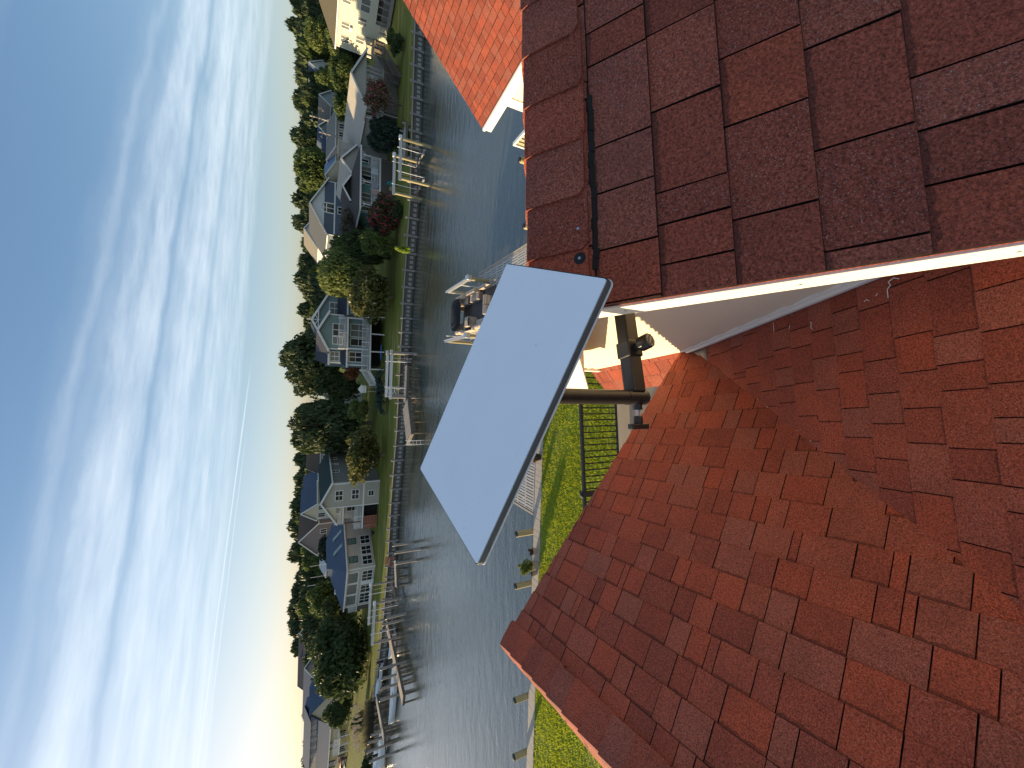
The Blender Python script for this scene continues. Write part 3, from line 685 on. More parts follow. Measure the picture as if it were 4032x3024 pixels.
def lettering(txt, pos, nrm, upd, size, parent, arc=None):
    fc = bpy.data.curves.new('lettering', 'FONT'); fc.body = txt; fc.size = size; fc.align_x = 'CENTER'; fc.align_y = 'CENTER'; fc.extrude = .0002; fc.materials.append(M['lettering'])
    tmp = bpy.data.objects.new('lettering_tmp', fc); COL.objects.link(tmp); me = bpy.data.meshes.new_from_object(tmp.evaluated_get(bpy.context.evaluated_depsgraph_get())); me.name = 'lettering'; bpy.data.objects.remove(tmp)
    o = link('lettering', me, parent)
    n_ = Vector(nrm).normalized(); y_ = (Vector(upd) - n_ * Vector(upd).dot(n_)).normalized(); x_ = y_.cross(n_)
    o.matrix_local = Matrix.Translation(Vector(pos) + n_ * .0006) @ Matrix((x_, y_, n_)).transposed().to_4x4()
kt = k0 + kd * .050; ku = Vector((-.5, 0, -1))
lettering('LOOSEN', kt, kd, ku, .0052, knob)
uy = (ku - kd * ku.dot(kd)).normalized(); ux = uy.cross(kd)
for w_, a0, st in (('PUSH IN', 150, -20), ('PULL', -120, 22)):
    for i, ch in enumerate(w_):
        if ch == ' ': continue
        t = R(a0 + st * i); rad = ux * math.cos(t) + uy * math.sin(t); lettering(ch, kt + rad * .0135, kd, rad if st < 0 else -rad, .0058, knob)
wb = Vector((mx - .018, my - .002, za(-.79)))
MB().cyl(wb, wb + Vector((-.016, 0, 0)), .0125, None, 6).build('bolt_nut', M['black_metal'], mnt)
MB().cyl(wb + Vector((-.012, 0, 0)), wb + Vector((-.034, 0, 0)), .0058, None, 10).build('bolt', M['steel'], mnt)
w0 = wb + Vector((-.032, 0, 0))
MB().cyl(w0, w0 + Vector((-.022, 0, 0)), .0115, .0125, 14).box((w0.x - .036, w0.y - .010, w0.z - .03), (w0.x - .021, w0.y + .010, w0.z + .03)).build('wing_knob', M['black_metal'], mnt, bevel=.003)
# little white scraps lying on slope D
for i, (xn, yn, pts) in enumerate(((3540, 1098, [(0, 0), (.010, -.006), (.022, -.002), (.018, .006), (.026, .012), (.026, .03)]), (3455, 1155, [(0, 0), (.004, .004)]), (3422, 1180, [(0, .003), (.005, -.002), (.012, 0)]), (3045, 1270, [(0, 0), (.001, .028)]), (3110, 1280, [(0, 0), (.004, .01)]), (3197, 1285, [(.004, -.012), (0, -.009), (.004, 0), (0, .008)]))):
    d = Matrix.Rotation(-YAW, 3, 'Z') @ ray(xn, yn); t = ((rD.o - Vector((0, 0, Z0))).dot(rD.n) + .014) / d.dot(rD.n); c = Vector((0, 0, Z0)) + d * t
    P = [c - rD.s * p[0] * 2 + rD.u * p[1] * 2 for p in pts]
    o = MB().tube(P, .0014 if i else .0017, 5).build('caulk_scrap', M['white'], None); o.rotation_euler = (0, 0, YAW)
    tag(o, ['white squiggle of caulk lying furthest up the red shingles beside the gable wall', 'tiny white fleck on the red shingles just below the caulk squiggle', 'small wavy white scrap on the shingles under the tiny fleck',
            'straight thin white strand on the shingles near the white flashing', 'short white scrap on the shingles right of the straight strand', 'zigzag white scrap on the shingles midway up the valley'][i], 'scrap')

# ------------------------------------------------------------------ near shore: bulkhead walk, dock, pilings, boat
bw = thing('bulkhead', 'near bulkhead with narrow planked walk between our lawn and the water', 'bulkhead', (0, 16.8, 0))
MB().box((-60, .27, -2.2), (45, .33, -.03)).box((-60, .33, -.5), (45, .40, -.3)).build('sheet_panel', M['grey_wood'], bw)
pm = MB().box((-.145, -.25, 0), (.145, .36, .045)).mesh('plank', M['pale_plank'])
x = -27.
while x < 14: link('plank', pm, bw, loc=(x + rnd.uniform(-.004, .004), rnd.uniform(-.012, .012), rnd.uniform(-.004, .004))); x += .302
MB().box((-60, -.25, 0), (-27.2, .36, .04)).box((14.2, -.25, 0), (45, .36, .04)).build('walk_ends', M['pale_plank'], bw)
dock = thing('dock', 'near L shaped dock of pale slotted composite panels behind the dish', 'dock', (0, 17.16, 0))
pan = MB().box((-.15, -.45, -.025), (-.112, .45, 0)).box((-.052, -.45, -.025), (.052, .45, 0)).box((.112, -.45, -.025), (.15, .45, 0)).box((-.112, .39, -.025), (.112, .45, -.001)).box((-.112, -.45, -.025), (.112, -.39, -.001)).mesh('deck_panel', M['grate'])
def panels(x0, x1, y0, y1, par):
    nx = int((x1 - x0) / .305); ny = round((y1 - y0) / .91)
    for i in range(nx):
        for j in range(ny): o = link('deck_panel', pan, par, loc=(x0 + (i + .5) * (x1 - x0) / nx, y0 + (j + .5) * (y1 - y0) / ny, .06)); o.scale = ((x1 - x0) / nx / .305, (y1 - y0) / ny / .91, 1)
panels(-6.38, 7.4, .05, 2.6, dock); panels(5.75, 7.4, 2.6, 8.15, dock)
fr = MB()
for a, b in (((-6.5, 0), (-6.5, 2.64)), ((-6.5, 2.68), (5.66, 2.68)), ((5.66, 2.64), (5.66, 8.25)), ((5.62, 8.25), (7.5, 8.25)), ((7.5, 8.3), (7.5, 0))): fr.beam((*a, -.05), (*b, -.05), .09, .23)
for y in (.5, .96, 1.8, 2.2): fr.beam((-6.4, y, -.11), (7.4, y, -.11), .06, .14)
fr.build('dock_frame', M['pale_plank'], dock)
for x, y in ((-6.3, 2.45), (-2.2, 2.45), (2, 2.45), (7.25, 4.9), (7.25, 8)): MB().cyl((x, y, -2.5), (x, y, -.1), .13, None, 12).build('dock_post', M['treated'], dock, smooth=True)
tb = thing('dock_box', 'low white box lying on the dock beside the dish edge', 'box', (-2.75, 18.2, .062)); MB().box((-.35, -.22, 0), (.35, .22, .28)).build('body', M['gloss_white'], tb, bevel=.02); MB().box((-.37, -.24, .28), (.37, .24, .33)).build('lid', M['gloss_white'], tb, bevel=.02); MB().box((-.05, -.25, .2), (.05, -.235, .27)).build('latch', M['black_metal'], tb)
def piling(x, y, top, label, r=.145, cat='piling', group='mooring pilings along our bulkhead', mat='treated', base=-2.4):
    t = thing('mooring_piling', label, cat, (x, y, -1.1), 0, group); z1 = top + 1.1
    rings = []; r_ = random.Random(int(x * 100))
    for z in (base + 1.1, -.2, .1, .6, z1 - .3, z1): k = r * (1.12 if z < .3 else 1) ; rings.append([(k * math.cos(2 * math.pi * i / 14) * r_.uniform(.97, 1.03), k * math.sin(2 * math.pi * i / 14) * r_.uniform(.97, 1.03), z) for i in range(14)])
    MB().loft(rings).build('post', M[mat], t, smooth=True)
    MB().cyl((0, 0, z1 - .02), (0, 0, z1 + .035), r * 1.08, r * .9, 14).cyl((0, 0, z1 + .035), (0, 0, z1 + .06), r * .9, r * .35, 14).build('cap', M['black_rail'], t, smooth=True)
    return t
for x, tp, lb in ((-7.46, .86, 'treated piling with black cap nearest the dish on its left, by the potted plants'), (-10.06, .83, 'treated piling with black cap left of the green potted plant'),
                  (-15.8, .68, 'treated piling with black cap beyond the ridge of the red roof'), (-18.65, .62, 'treated piling with black cap furthest left along our bulkhead'),
                  (7.85, .95, 'treated piling with black cap beside the slotted finger dock, right of the dish'), (11.05, 1.3, 'treated piling with black cap between the slotted dock and the wooden dock frame')): piling(x, 17.45, tp, lb)
ws = thing('storage_chest', 'long white chest with hinged lid at the edge of our bulkhead below the red ridge', 'chest', (8.6, 17.0, .05)); MB().box((-1.5, -.3, 0), (1.3, .25, .55)).build('body', M['woodgrain_white'], ws, bevel=.02); MB().box((-1.53, -.33, .55), (1.33, .28, .60)).build('lid', M['woodgrain_white'], ws, bevel=.01)
q = G(2021, 567, 1.25); wf = thing('slat_screen', 'wooden slat screen with white cap rail standing at the water right of the dish', 'screen', (q.x, q.y, 0))
MB().box((-.06, -4.2, 1.15), (.12, .06, 1.25)).build('cap_rail', M['white'], wf, bevel=.01)
MB().box((-.05, -.04, -1.6), (.06, .06, 1.15)).build('corner_post', M['white'], wf)
for i in range(14): MB().box((0, -.28 - i * .29, -1.6), (.05, -.10 - i * .29, 1.14)).build('slat', M['treated'], wf)
for z in (-.9, .75): MB().box((.06, -4.2, z), (.12, .04, z + .12)).build('cross_rail', M['treated'], wf)
MB().box((.10, -4.2, -1.7), (1.8, 0, -.1)).build('platform', M['dark_wood'], wf)
# boat lift with a pontoon boat on it
def boat_lift(loc, rz, w, l, h, label, group, near=False, motor=None, beam='alu', post='treated', r=.13, cradle=True, guides=True):
    t = thing('boat_lift', label, 'boat lift', loc, rz, group)
    for sx in (-1, 1):
        for sy in (0, 1): MB().cyl((sx * w / 2, sy * l, -2.5), (sx * w / 2, sy * l, h), r, None, 12).build('post', M[post], t, smooth=True)
        b = MB().box((sx * w / 2 - .09, -.25, h + .02), (sx * w / 2 + .09, l + .25, h + .06)).box((sx * w / 2 - .09, -.25, h + .19), (sx * w / 2 + .09, l + .25, h + .23)).box((sx * w / 2 - .02, -.25, h + .06), (sx * w / 2 + .02, l + .25, h + .19))
        b.build('top_beam', M[beam], t)
        MB().cyl((sx * w / 2 - .05 * sx, -.2, h + .3), (sx * w / 2 - .05 * sx, l + .2, h + .3), .03, None, 8).build('drive_shaft', M['alu'], t)
        mb = MB().box((sx * w / 2 - .17, -.32, h + .03), (sx * w / 2 + .17, .16, h + .36)); mb.build('motor_cover' if motor else 'winch', M[motor or 'alu'], t, bevel=.04)
        for sy in (.12, .88): MB().cyl((sx * (w / 2 - .06), sy * l, -.25), (sx * (w / 2 - .06), sy * l, h + .02), .012, None, 5).build('cable', M['steel'], t)
        if guides:
            for sy in (.2, .8): MB().cyl((sx * (w / 2 - .28), sy * l, -.4), (sx * (w / 2 - .28), sy * l, h + .45), .035, None, 8).build('guide_pole', M['gloss_white'], t)
    if cradle:
        for sy in (.12, .88): MB().beam((-w / 2, sy * l, -.3), (w / 2, sy * l, -.3), .10, .2).build('cradle_beam', M['alu'], t)
        for sx in (-1, 1): MB().beam((sx * .7, -.1, -.15), (sx * .7, l + .1, -.15), .15, .1).build('bunk', M['boat_carpet'], t)
    return t
boat_lift((4.78, 23.75, 0), 0, 3.62, 4.2, 1.28, 'aluminium beam boat lift holding the pontoon boat behind the dish', 'boat lifts', r=.12)
pb = thing('pontoon_boat', 'pontoon boat with tan seats and black folded canopy on the lift behind the dish', 'boat', (4.7, 22.5, .05))
for sx in (-1, 1): MB().loft([[(sx * .95 + rr_ * math.cos(2 * math.pi * i / 14), y, .0 + dz + rr_ * math.sin(2 * math.pi * i / 14)) for i in range(14)] for y, rr_, dz in ((-.6, .28, 0), (4.6, .28, 0), (5.2, .2, .06), (5.5, .05, .12))]).build('pontoon_tube', M['alu'], pb, smooth=True)
MB().box((-1.25, -.6, .28), (1.25, 4.9, .36)).build('deck', M['boat_carpet'], pb)
for p, q in (((-1.24, -.5), (-1.24, 4.85)), ((1.24, -.5), (1.24, 4.85)), ((-1.24, 4.85), (-.45, 4.85)), ((.45, 4.85), (1.24, 4.85))):
    MB().beam((*p, .62), (*q, .62), .02, .5).build('fence_panel', M['tan_vinyl'], pb)
    MB().beam((*p, .89), (*q, .89), .035, .035).beam((*p, .38), (*q, .38), .03, .03).build('fence_rail', M['alu'], pb)
def seat(x, y, rz, ln, nm='bench_seat'):
    s_ = MB().cbox((x, y, .52), (ln, .55, .30), rz).build(nm, M['grey_vinyl'], pb, bevel=.05)
    c, s = math.cos(rz), math.sin(rz)
    MB().cbox((x, y, .70), (ln - .04, .52, .10), rz).build('cushion', M['tan_vinyl'], s_, bevel=.04)
    n = max(2, int(ln / .5))
    for i in range(n):
        u = (i + .5) / n * ln - ln / 2; bx, by = x + c * u - s * .28, y + s * u + c * .28
        MB().cyl((bx - c * ln / n * .47, by - s * ln / n * .47, .93), (bx + c * ln / n * .47, by + s * ln / n * .47, .93), .15, None, 14).cbox((bx, by, .78), (ln / n * .92, .2, .3), rz).build('backrest', M['tan_vinyl'], s_, bevel=.02)
seat(.92, 3.9, -math.pi / 2, 1.5); seat(.92, 1.9, -math.pi / 2, 1.5); seat(-.92, 4.1, math.pi / 2, 1.1); seat(-.92, .6, math.pi / 2, 1.6); seat(0, -.2, math.pi, 1.2)
cs = MB().box((-1.0, 2.1, .36), (-.35, 2.75, 1.05)).build('console', M['tan_vinyl'], pb, bevel=.04); MB().box((-.95, 2.08, .95), (-.4, 2.10, 1.03)).build('dashboard', M['dark_void'], cs)
ring_ = [( -.68 + .17 * math.cos(2 * math.pi * i / 16), 1.98 - .06 * math.sin(2 * math.pi * i / 16), 1.0 + .16 * math.sin(2 * math.pi * i / 16)) for i in range(17)]; MB().tube(ring_, .014, 6).build('steering_wheel', M['black_rail'], cs)
MB().loft([[(x, 4.35 + .85 * a * k, 1.15 + .24 * b * k) for a, b in ((1, -.3), (.8, .55), (.3, 1), (-.3, 1), (-.8, .55), (-1, -.3), (-.6, -.7), (.6, -.7))] for x, k in ((-1.12, .25), (-1.0, .7), (-.5, 1), (.5, 1), (1.0, .7), (1.12, .25))]).build('canopy', M['black_canvas'], pb, smooth=True)
for sx in (-1.15, 1.15): MB().tube([(sx, 3.4, .9), (sx, 4.4, 1.15), (sx, 3.9, .9)], .018, 6).build('canopy_frame', M['alu'], pb)
MB().box((-.22, -1.15, -.5), (.22, -.65, .55)).build('outboard_motor', M['black_metal'], pb, bevel=.08)

# ------------------------------------------------------------------ foliage kit
def quads(C, Nn, size, rs, flat=.55):
    n = len(C); t = rs.normal(size=(n, 3)); t -= (t * Nn).sum(1, keepdims=True) * Nn; t /= np.linalg.norm(t, axis=1, keepdims=True) + 1e-9
    b = np.cross(Nn, t); s = size * rs.uniform(.6, 1.35, (n, 1)); v = np.empty((n, 4, 3))
    v[:, 0] = C - t * s; v[:, 1] = C - b * s * flat + Nn * s * .15; v[:, 2] = C + t * s; v[:, 3] = C + b * s * flat + Nn * s * .15
    return v
def leafmesh(name, V, mat):
    n = len(V); me = bpy.data.meshes.new(name); me.vertices.add(4 * n); me.vertices.foreach_set('co', V.ravel()); me.loops.add(4 * n); me.loops.foreach_set('vertex_index', np.arange(4 * n))
    me.polygons.add(n); me.polygons.foreach_set('loop_start', np.arange(0, 4 * n, 4)); me.materials.append(mat); me.update(); me.validate(); return me
def crown_mesh(n, lobes, leaf, seed, mat, shape='round', droop=0., fill=.35):
    "crown in a 2 x 2 x 1 box; leaf size is a share of the radius"
    rs = np.random.RandomState(seed); Cs, rad = [], []
    for k in range(lobes):
        for _ in range(50):
            p = rs.uniform(-1, 1, 3)
            if np.linalg.norm(p) <= 1: break
        z = (p[2] + 1) / 2; wid = {'round': math.sqrt(max(.05, 1 - (2 * z - 1) ** 2)) * .72, 'cone': .78 * (1 - z) ** .8 + .05, 'tall': .62 * math.sqrt(max(.06, 1 - (2 * z - 1) ** 2)), 'flat': .8 * (1 - .45 * z)}[shape]
        a = rs.uniform(0, 6.283); q = math.sqrt(rs.uniform(.05, 1)); Cs.append((q * wid * math.cos(a), q * wid * math.sin(a), .06 + .80 * z)); rad.append(rs.uniform(.20, .38) * (.6 if shape == 'cone' else 1))
    Cs, rad = np.array(Cs), np.array(rad); pr = rad ** 2 / (rad ** 2).sum(); idx = rs.choice(lobes, n, p=pr)
    d = rs.normal(size=(n, 3)); d /= np.linalg.norm(d, axis=1, keepdims=True); d[:, 2] = np.where(rs.rand(n) < .6, np.abs(d[:, 2]), d[:, 2])
    rr = np.where(rs.rand(n) < fill, rs.uniform(.2, .9, n), rs.uniform(.82, 1.12, n))
    C = Cs[idx] + d * (rad[idx] * rr)[:, None] * np.array([1, 1, .62]); C[:, 2] -= droop * (C[:, 0] ** 2 + C[:, 1] ** 2)
    C[:, 2] = np.clip(C[:, 2], .01, 1.02)
    Nn = d * .7 + rs.normal(size=(n, 3)) * .75; Nn /= np.linalg.norm(Nn, axis=1, keepdims=True)
    return leafmesh(name_ := 'crown', quads(C, Nn, leaf, rs), mat)
TRUNK = {}
def trunk_mesh(seed, limbs=5):
    if seed in TRUNK: return TRUNK[seed]
    r_ = random.Random(seed); m = MB(); px_, py_ = r_.uniform(-.05, .05), r_.uniform(-.05, .05)
    m.cyl((0, 0, -.05), (px_, py_, .35), .075, .05, 8); m.cyl((px_, py_, .34), (px_ * 2, py_ * 2, .85), .05, .012, 7)
    for i in range(limbs):
        a = 6.283 * i / limbs + r_.uniform(-.4, .4); z0 = r_.uniform(.25, .5); e = (.55 * math.cos(a), .55 * math.sin(a), z0 + r_.uniform(.15, .4)); mid = (.25 * math.cos(a), .25 * math.sin(a), z0 + .06)
        m.cyl((px_, py_, z0), mid, .03, .02, 6); m.cyl(mid, e, .02, .006, 6)
    TRUNK[seed] = m.mesh('trunk', M['bark']); return TRUNK[seed]
CR = {}
def crown(kind, mat, v):
    k = (kind, mat, v)
    if k not in CR:
        a = dict(big=(9000, 46, .052, 'round', 0, .35), mid=(5200, 30, .070, 'round', 0, .35), far=(4200, 20, .10, 'round', 0, .3), cone=(4200, 36, .085, 'cone', .15, .4), tall=(5000, 34, .075, 'tall', 0, .35), bush=(2600, 18, .085, 'flat', 0, .3), airy=(2600, 30, .055, 'round', 0, .6))[kind]
        CR[k] = crown_mesh(a[0], a[1], a[2], hash((kind, v)) % 9973 if False else {'big': 1, 'mid': 2, 'far': 3, 'cone': 4, 'tall': 5, 'bush': 6, 'airy': 7}[kind] * 131 + v, M[mat], a[3], a[4], a[5])
    return CR[k]
def tree(name, label, base, h, r, kind='mid', mat='leaf_mid', v=0, z0=.12, group=None, cat='tree', rz=None, ry=None, tr=1.):
    "crown from z0*h to h with horizontal radius r on a tapered trunk"
    t = thing(name, label, cat, base, rnd.uniform(0, 6.28) if rz is None else rz, group)
    c = link('crown', crown(kind, mat, v), t, loc=(0, 0, z0 * h)); c.scale = (r, ry or r, h * (1 - z0))
    k = link('trunk', trunk_mesh(v % 4), t); k.scale = (min(r, h * .5) * tr, min(r, h * .5) * tr, h)
    return t
def px_tree(name, label, xt, xb, yc, hw, Y, kind, mat, v=0, z0=.1, group=None, cat='tree', zb=None, tr=1.):
    "tree by picture extent (native px): top xt, foot xb, centre row yc, half width hw, standing Y metres away"
    top = AY(xt, yc, Y); foot = AY(xb, yc, Y); l = AY((xt + xb) / 2, yc - hw, Y); rr_ = AY((xt + xb) / 2, yc + hw, Y)
    zb_ = foot.z if zb is None else zb
    return tree(name, label, (foot.x, Y, zb_), top.z - zb_, abs(l.x - rr_.x) / 2, kind, mat, v, z0, group, cat, tr=tr)
# pots on our bulkhead
def pot(loc, r, h, mat, label, leaf, lh, lr, n=700):
    t = thing('potted_plant', label, 'potted plant', loc)
    MB().loft([[(k * math.cos(2 * math.pi * i / 16), k * math.sin(2 * math.pi * i / 16), z) for i in range(16)] for k, z in ((r * .7, 0), (r * .95, h * .8), (r * 1.08, h * .82), (r * 1.08, h), (r * .9, h), (r * .85, h * .85))]).build('pot', M[mat], t, smooth=True)
    me = crown_mesh(n, 12, .13, int(loc[0] * 10) % 97, M[leaf], 'round'); o = link('plant', me, t, loc=(0, 0, h * .8)); o.scale = (lr, lr, lh)
P = lambda xn, yn, z=.05: G(xn, yn, z)
q = P(2112, 1795); pot((q.x, 16.75, .05), .22, .34, 'black_pot', 'dark round pot of rust coloured plant on the walk below the dish edge', 'leaf_red', .45, .34)
q = P(2104, 2217); pot((q.x, 16.78, .05), .22, .3, 'stone_pot', 'stone pot with leafy bright green plant on our bulkhead walk', 'leaf_light', .75, .42)
q = P(2108, 2163); pot((q.x, 16.78, .05), .16, .26, 'stone_pot', 'small pale pot of dark red flowers right of the green potted plant', 'leaf_pink', .3, .2, 300)
q = P(2110, 2255); pot((q.x, 16.78, .05), .15, .24, 'grey_vinyl' if False else 'stone_pot', 'small pale pot of low sprigs left of the green potted plant', 'leaf_grey', .16, .14, 200)

# ------------------------------------------------------------------ far shore: bulkhead
fb = thing('bulkhead', 'long far bulkhead of grey boards and pale panels holding the opposite lawns', 'bulkhead', (0, 0, 0))
post_m = MB().cyl((0, 0, -2.4), (0, 0, .42), .14, .13, 9).mesh('piling', M['grey_wood']); cap_m = {}
pale = paint('vinyl_panel', (.34, .36, .34), .7, 3, .12); wale = MB(); pnl = MB(); allp = []
for (x0, y0), (x1, y1) in zip(shore[1:-1], shore[2:]):
    a, b = Vector((x0, y0, 0)), Vector((x1, y1, 0)); d = b - a; L = d.length; d /= L; n = Vector((-d.y, d.x, 0)); n = n if n.y < 0 else -n
    k = max(1, round(L / 1.9)); st = L / k; rz = math.atan2(d.y, d.x)
    for i in range(k):
        p = a + d * st * i; c = a + d * st * (i + .5); allp.append((p + n * .22, n))
        if abs(c.x) < 60:
            o = link('cap_board', cap_m.setdefault(round(st, 2), MB().box((-st / 2 + .008, -.22, 0), (st / 2 - .008, .24, .06)).mesh('cap_board', M['grey_wood'])), fb, loc=(c.x, c.y, .0)); o.rotation_euler = (0, 0, rz + (math.pi if False else 0))
        for j in range(3): pc = a + d * (st * (i + (j + .75) / 3.5)) + n * .05; pnl.cbox((pc.x, pc.y, -.62), (st / 3.5 * .62, .12, .40), rz)
    wale.beam(a + n * .12 + Vector((0, 0, -.28)), b + n * .12 + Vector((0, 0, -.28)), .14, .2).beam(a + n * .1 + Vector((0, 0, -.93)), b + n * .1 + Vector((0, 0, -.93)), .12, .18).beam(a + Vector((0, 0, -1.2)), b + Vector((0, 0, -1.2)), .1, 2.3)
wale.build('wale', M['dark_wood'], fb); o = pnl.build('sheet_panels', pale, fb); o['kind'] = 'stuff'
for p, n in allp:
    o = link('piling', post_m, fb, loc=(p.x, p.y, rnd.uniform(-.12, .1))); o.rotation_euler = (rnd.uniform(-.03, .03), rnd.uniform(-.03, .03), 0)

# ------------------------------------------------------------------ house kit
def railing(root, p, q, h, mat='white', sp=.16, bw=.045, posts=True, name='railing'):
    p, q = Vector(p), Vector(q); d = q - p; m = MB(); L = d.length; up = Vector((0, 0, 1))
    m.beam(p + up * h, q + up * h, .09, .06).beam(p + up * .12, q + up * .12, .06, .05)
    n = max(2, int(L / sp))
    for i in range(1, n): c = p + d * (i / n); m.box((c.x - bw / 2, c.y - bw / 2, c.z + .12), (c.x + bw / 2, c.y + bw / 2, c.z + h))
    if posts:
        k = max(1, round(L / 2.2))
        for i in range(k + 1): c = p + d * (i / k); m.box((c.x - .06, c.y - .06, c.z - .05), (c.x + .06, c.y + .06, c.z + h + .12))
    return m.build(name, M[mat], root)
def win(root, face, x, z, w, h, dims, cols=2, rows=1, glass='glass', frame='white', y=0, fw=.10, name='window'):
    W_, D_ = dims; f = MB(); pn = []
    def T(a, o, zz): return {'f': (a, -o + y, zz), 'l': (-o, D_ - a, zz), 'r': (W_ + o, a, zz)}[face]
    def slab_(a0, a1, z0, z1, o0, o1, m): 
        q = [T(a, o, zz) for a, o, zz in ((a0, o0, z0), (a1, o0, z0), (a1, o0, z1), (a0, o0, z1), (a0, o1, z0), (a1, o1, z0), (a1, o1, z1), (a0, o1, z1))]
        m.add(q, [(0, 1, 2, 3), (4, 7, 6, 5), (0, 4, 5, 1), (1, 5, 6, 2), (2, 6, 7, 3), (3, 7, 4, 0)])
    slab_(x - fw, x, z - fw, z + h + fw, -.02, .06, f); slab_(x + w, x + w + fw, z - fw, z + h + fw, -.02, .06, f); slab_(x, x + w, z - fw, z, -.02, .07, f); slab_(x, x + w, z + h, z + h + fw, -.02, .06, f)
    mw = .05
    for i in range(1, cols): slab_(x + w * i / cols - mw, x + w * i / cols + mw, z, z + h, -.02, .05, f)
    for j in range(1, rows): slab_(x, x + w, z + h * j / rows - .03, z + h * j / rows + .03, -.02, .045, f)
    fo = f.build(name, M[frame], root)
    for i in range(cols):
        m = MB(); slab_(x + w * i / cols + (mw if i else 0), x + w * (i + 1) / cols - (mw if i < cols - 1 else 0), z, z + h, -.01, .015, m); m.build('pane', M[glass], fo)
    return fo
def building(name, label, loc, yaw, w, d, eave, ridge, wall, roof, axis='u', base=0., ov=.35, trim='white', cat='house', hip=0., rx=.5, group=None):
    "origin at the front left ground corner, x to the right, y away from the water"
    t = thing(name, label, cat, loc, yaw, group); m = MB()
    if hip: m.box((0, 0, base), (w, d, eave))
    elif axis == 'v': m.prism([(0, 0, base), (w, 0, base), (w, 0, eave), (w * rx, 0, ridge - .02), (0, 0, eave)], (0, d, 0))
    else: m.prism([(0, 0, base), (0, d, base), (0, d, eave), (0, d * .5, ridge - .02), (0, 0, eave)], (w, 0, 0))
    m.build('wall', M[wall], t)
    def rs_(poly, th=.16): return MB().prism(poly, (0, 0, -th)).build('roof_slope', M[roof], t)
    tr = MB()
    if hip:
        a = ov; z0 = eave - .02
        if w >= d: e0, e1 = (hip, d / 2, ridge), (w - hip, d / 2, ridge)
        else: e0, e1 = (w / 2, hip, ridge), (w / 2, d - hip, ridge)
        c = [(-a, -a, z0), (w + a, -a, z0), (w + a, d + a, z0), (-a, d + a, z0)]
        if w >= d: ps = [[c[0], c[1], e1, e0], [c[1], c[2], e1], [c[2], c[3], e0, e1], [c[3], c[0], e0]]
        else: ps = [[c[0], c[1], e0], [c[1], c[2], e1, e0], [c[2], c[3], e1], [c[3], c[0], e0, e1]]
        for p in ps: rs_(p)
        for p, q in zip(c, c[1:] + c[:1]): tr.beam(Vector(p) - Vector((0, 0, .10)), Vector(q) - Vector((0, 0, .10)), .06, .2)
    elif axis == 'v':
        for sx in (0, 1):
            xe = -ov if sx == 0 else w + ov; hw = w * rx if sx == 0 else w * (1 - rx); ze = eave - ov * (ridge - eave) / hw
            rs_([(xe, -ov, ze + .1), (w * rx, -ov, ridge + .1), (w * rx, d + ov, ridge + .1), (xe, d + ov, ze + .1)])
            tr.beam((xe, -ov - .02, ze - .02), (w * rx, -ov - .02, ridge - .02), .05, .24); tr.beam((xe, -ov, ze - .02), (xe, d + ov, ze - .02), .06, .2)
    else:
        for sy in (0, 1):
            ye = -ov if sy == 0 else d + ov; ze = eave - ov * (ridge - eave) / (d / 2)
            rs_([(-ov, ye, ze + .1), (w + ov, ye, ze + .1), (w + ov, d / 2, ridge + .1), (-ov, d / 2, ridge + .1)])
            for xx in (-ov - .02, w + ov + .02): tr.beam((xx, ye, ze - .02), (xx, d / 2, ridge - .02), .05, .24)
            tr.beam((-ov, ye, ze - .02), (w + ov, ye, ze - .02), .06, .2)
    tr.build('roof_trim', M[trim], t)
    for xx, yy in ((0, 0), (w, 0), (0, d), (w, d)): MB().box((xx - .07, yy - .07, base), (xx + .07, yy + .07, eave - .12)).build('corner_board', M[trim], t)
    return t
def deck(root, x0, x1, y0, y1, z, mat='white', rail=True, sides='flr', posts=True, floor='grey_wood', zb=0, rmat='white', sp=.16):
    MB().box((x0, y0, z - .28), (x1, y1, z - .04)).build('deck_beam', M[mat], root); n = max(1, int((y1 - y0) / .3))
    o = MB()
    for i in range(n): o.box((x0, y0 + (y1 - y0) * i / n + .01, z - .04), (x1, y0 + (y1 - y0) * (i + 1) / n - .01, z))
    o.build('deck_floor', M[floor], root)
    if rail:
        if 'f' in sides: railing(root, (x0 + .06, y0 + .06, z), (x1 - .06, y0 + .06, z), 1.0, rmat, sp)
        if 'l' in sides: railing(root, (x0 + .06, y1, z), (x0 + .06, y0 + .06, z), 1.0, rmat, sp)
        if 'r' in sides: railing(root, (x1 - .06, y1, z), (x1 - .06, y0 + .06, z), 1.0, rmat, sp)
    if posts:
        k = max(1, round((x1 - x0) / 2.6))
        for i in range(k + 1): xx = x0 + .1 + (x1 - x0 - .2) * i / k; MB().box((xx - .09, y0 + .1, zb), (xx + .09, y0 + .28, z - .28)).build('deck_post', M[mat if mat != 'white' else 'white'], root)
def stairs(root, p, q, w, n, mat='grey_wood', rmat=None):
    p, q = Vector(p), Vector(q); d = q - p; h = Vector((d.x, d.y, 0)).normalized(); s = Vector((-h.y, h.x, 0)) * w / 2; m = MB()
    for i in range(n): c = p + d * ((i + .5) / n); m.beam(c - s, c + s, .28, .05)
    m.build('stair_tread', M[mat], root); m = MB()
    for k in (-1, 1): m.beam(p + s * k - Vector((0, 0, .1)), q + s * k - Vector((0, 0, .1)), .06, .28)
    m.build('stringer', M[mat], root)
    for k in (-1, 1): railing(root, p + s * k, q + s * k, .95, rmat or mat, .2, posts=True, name='stair_railing')

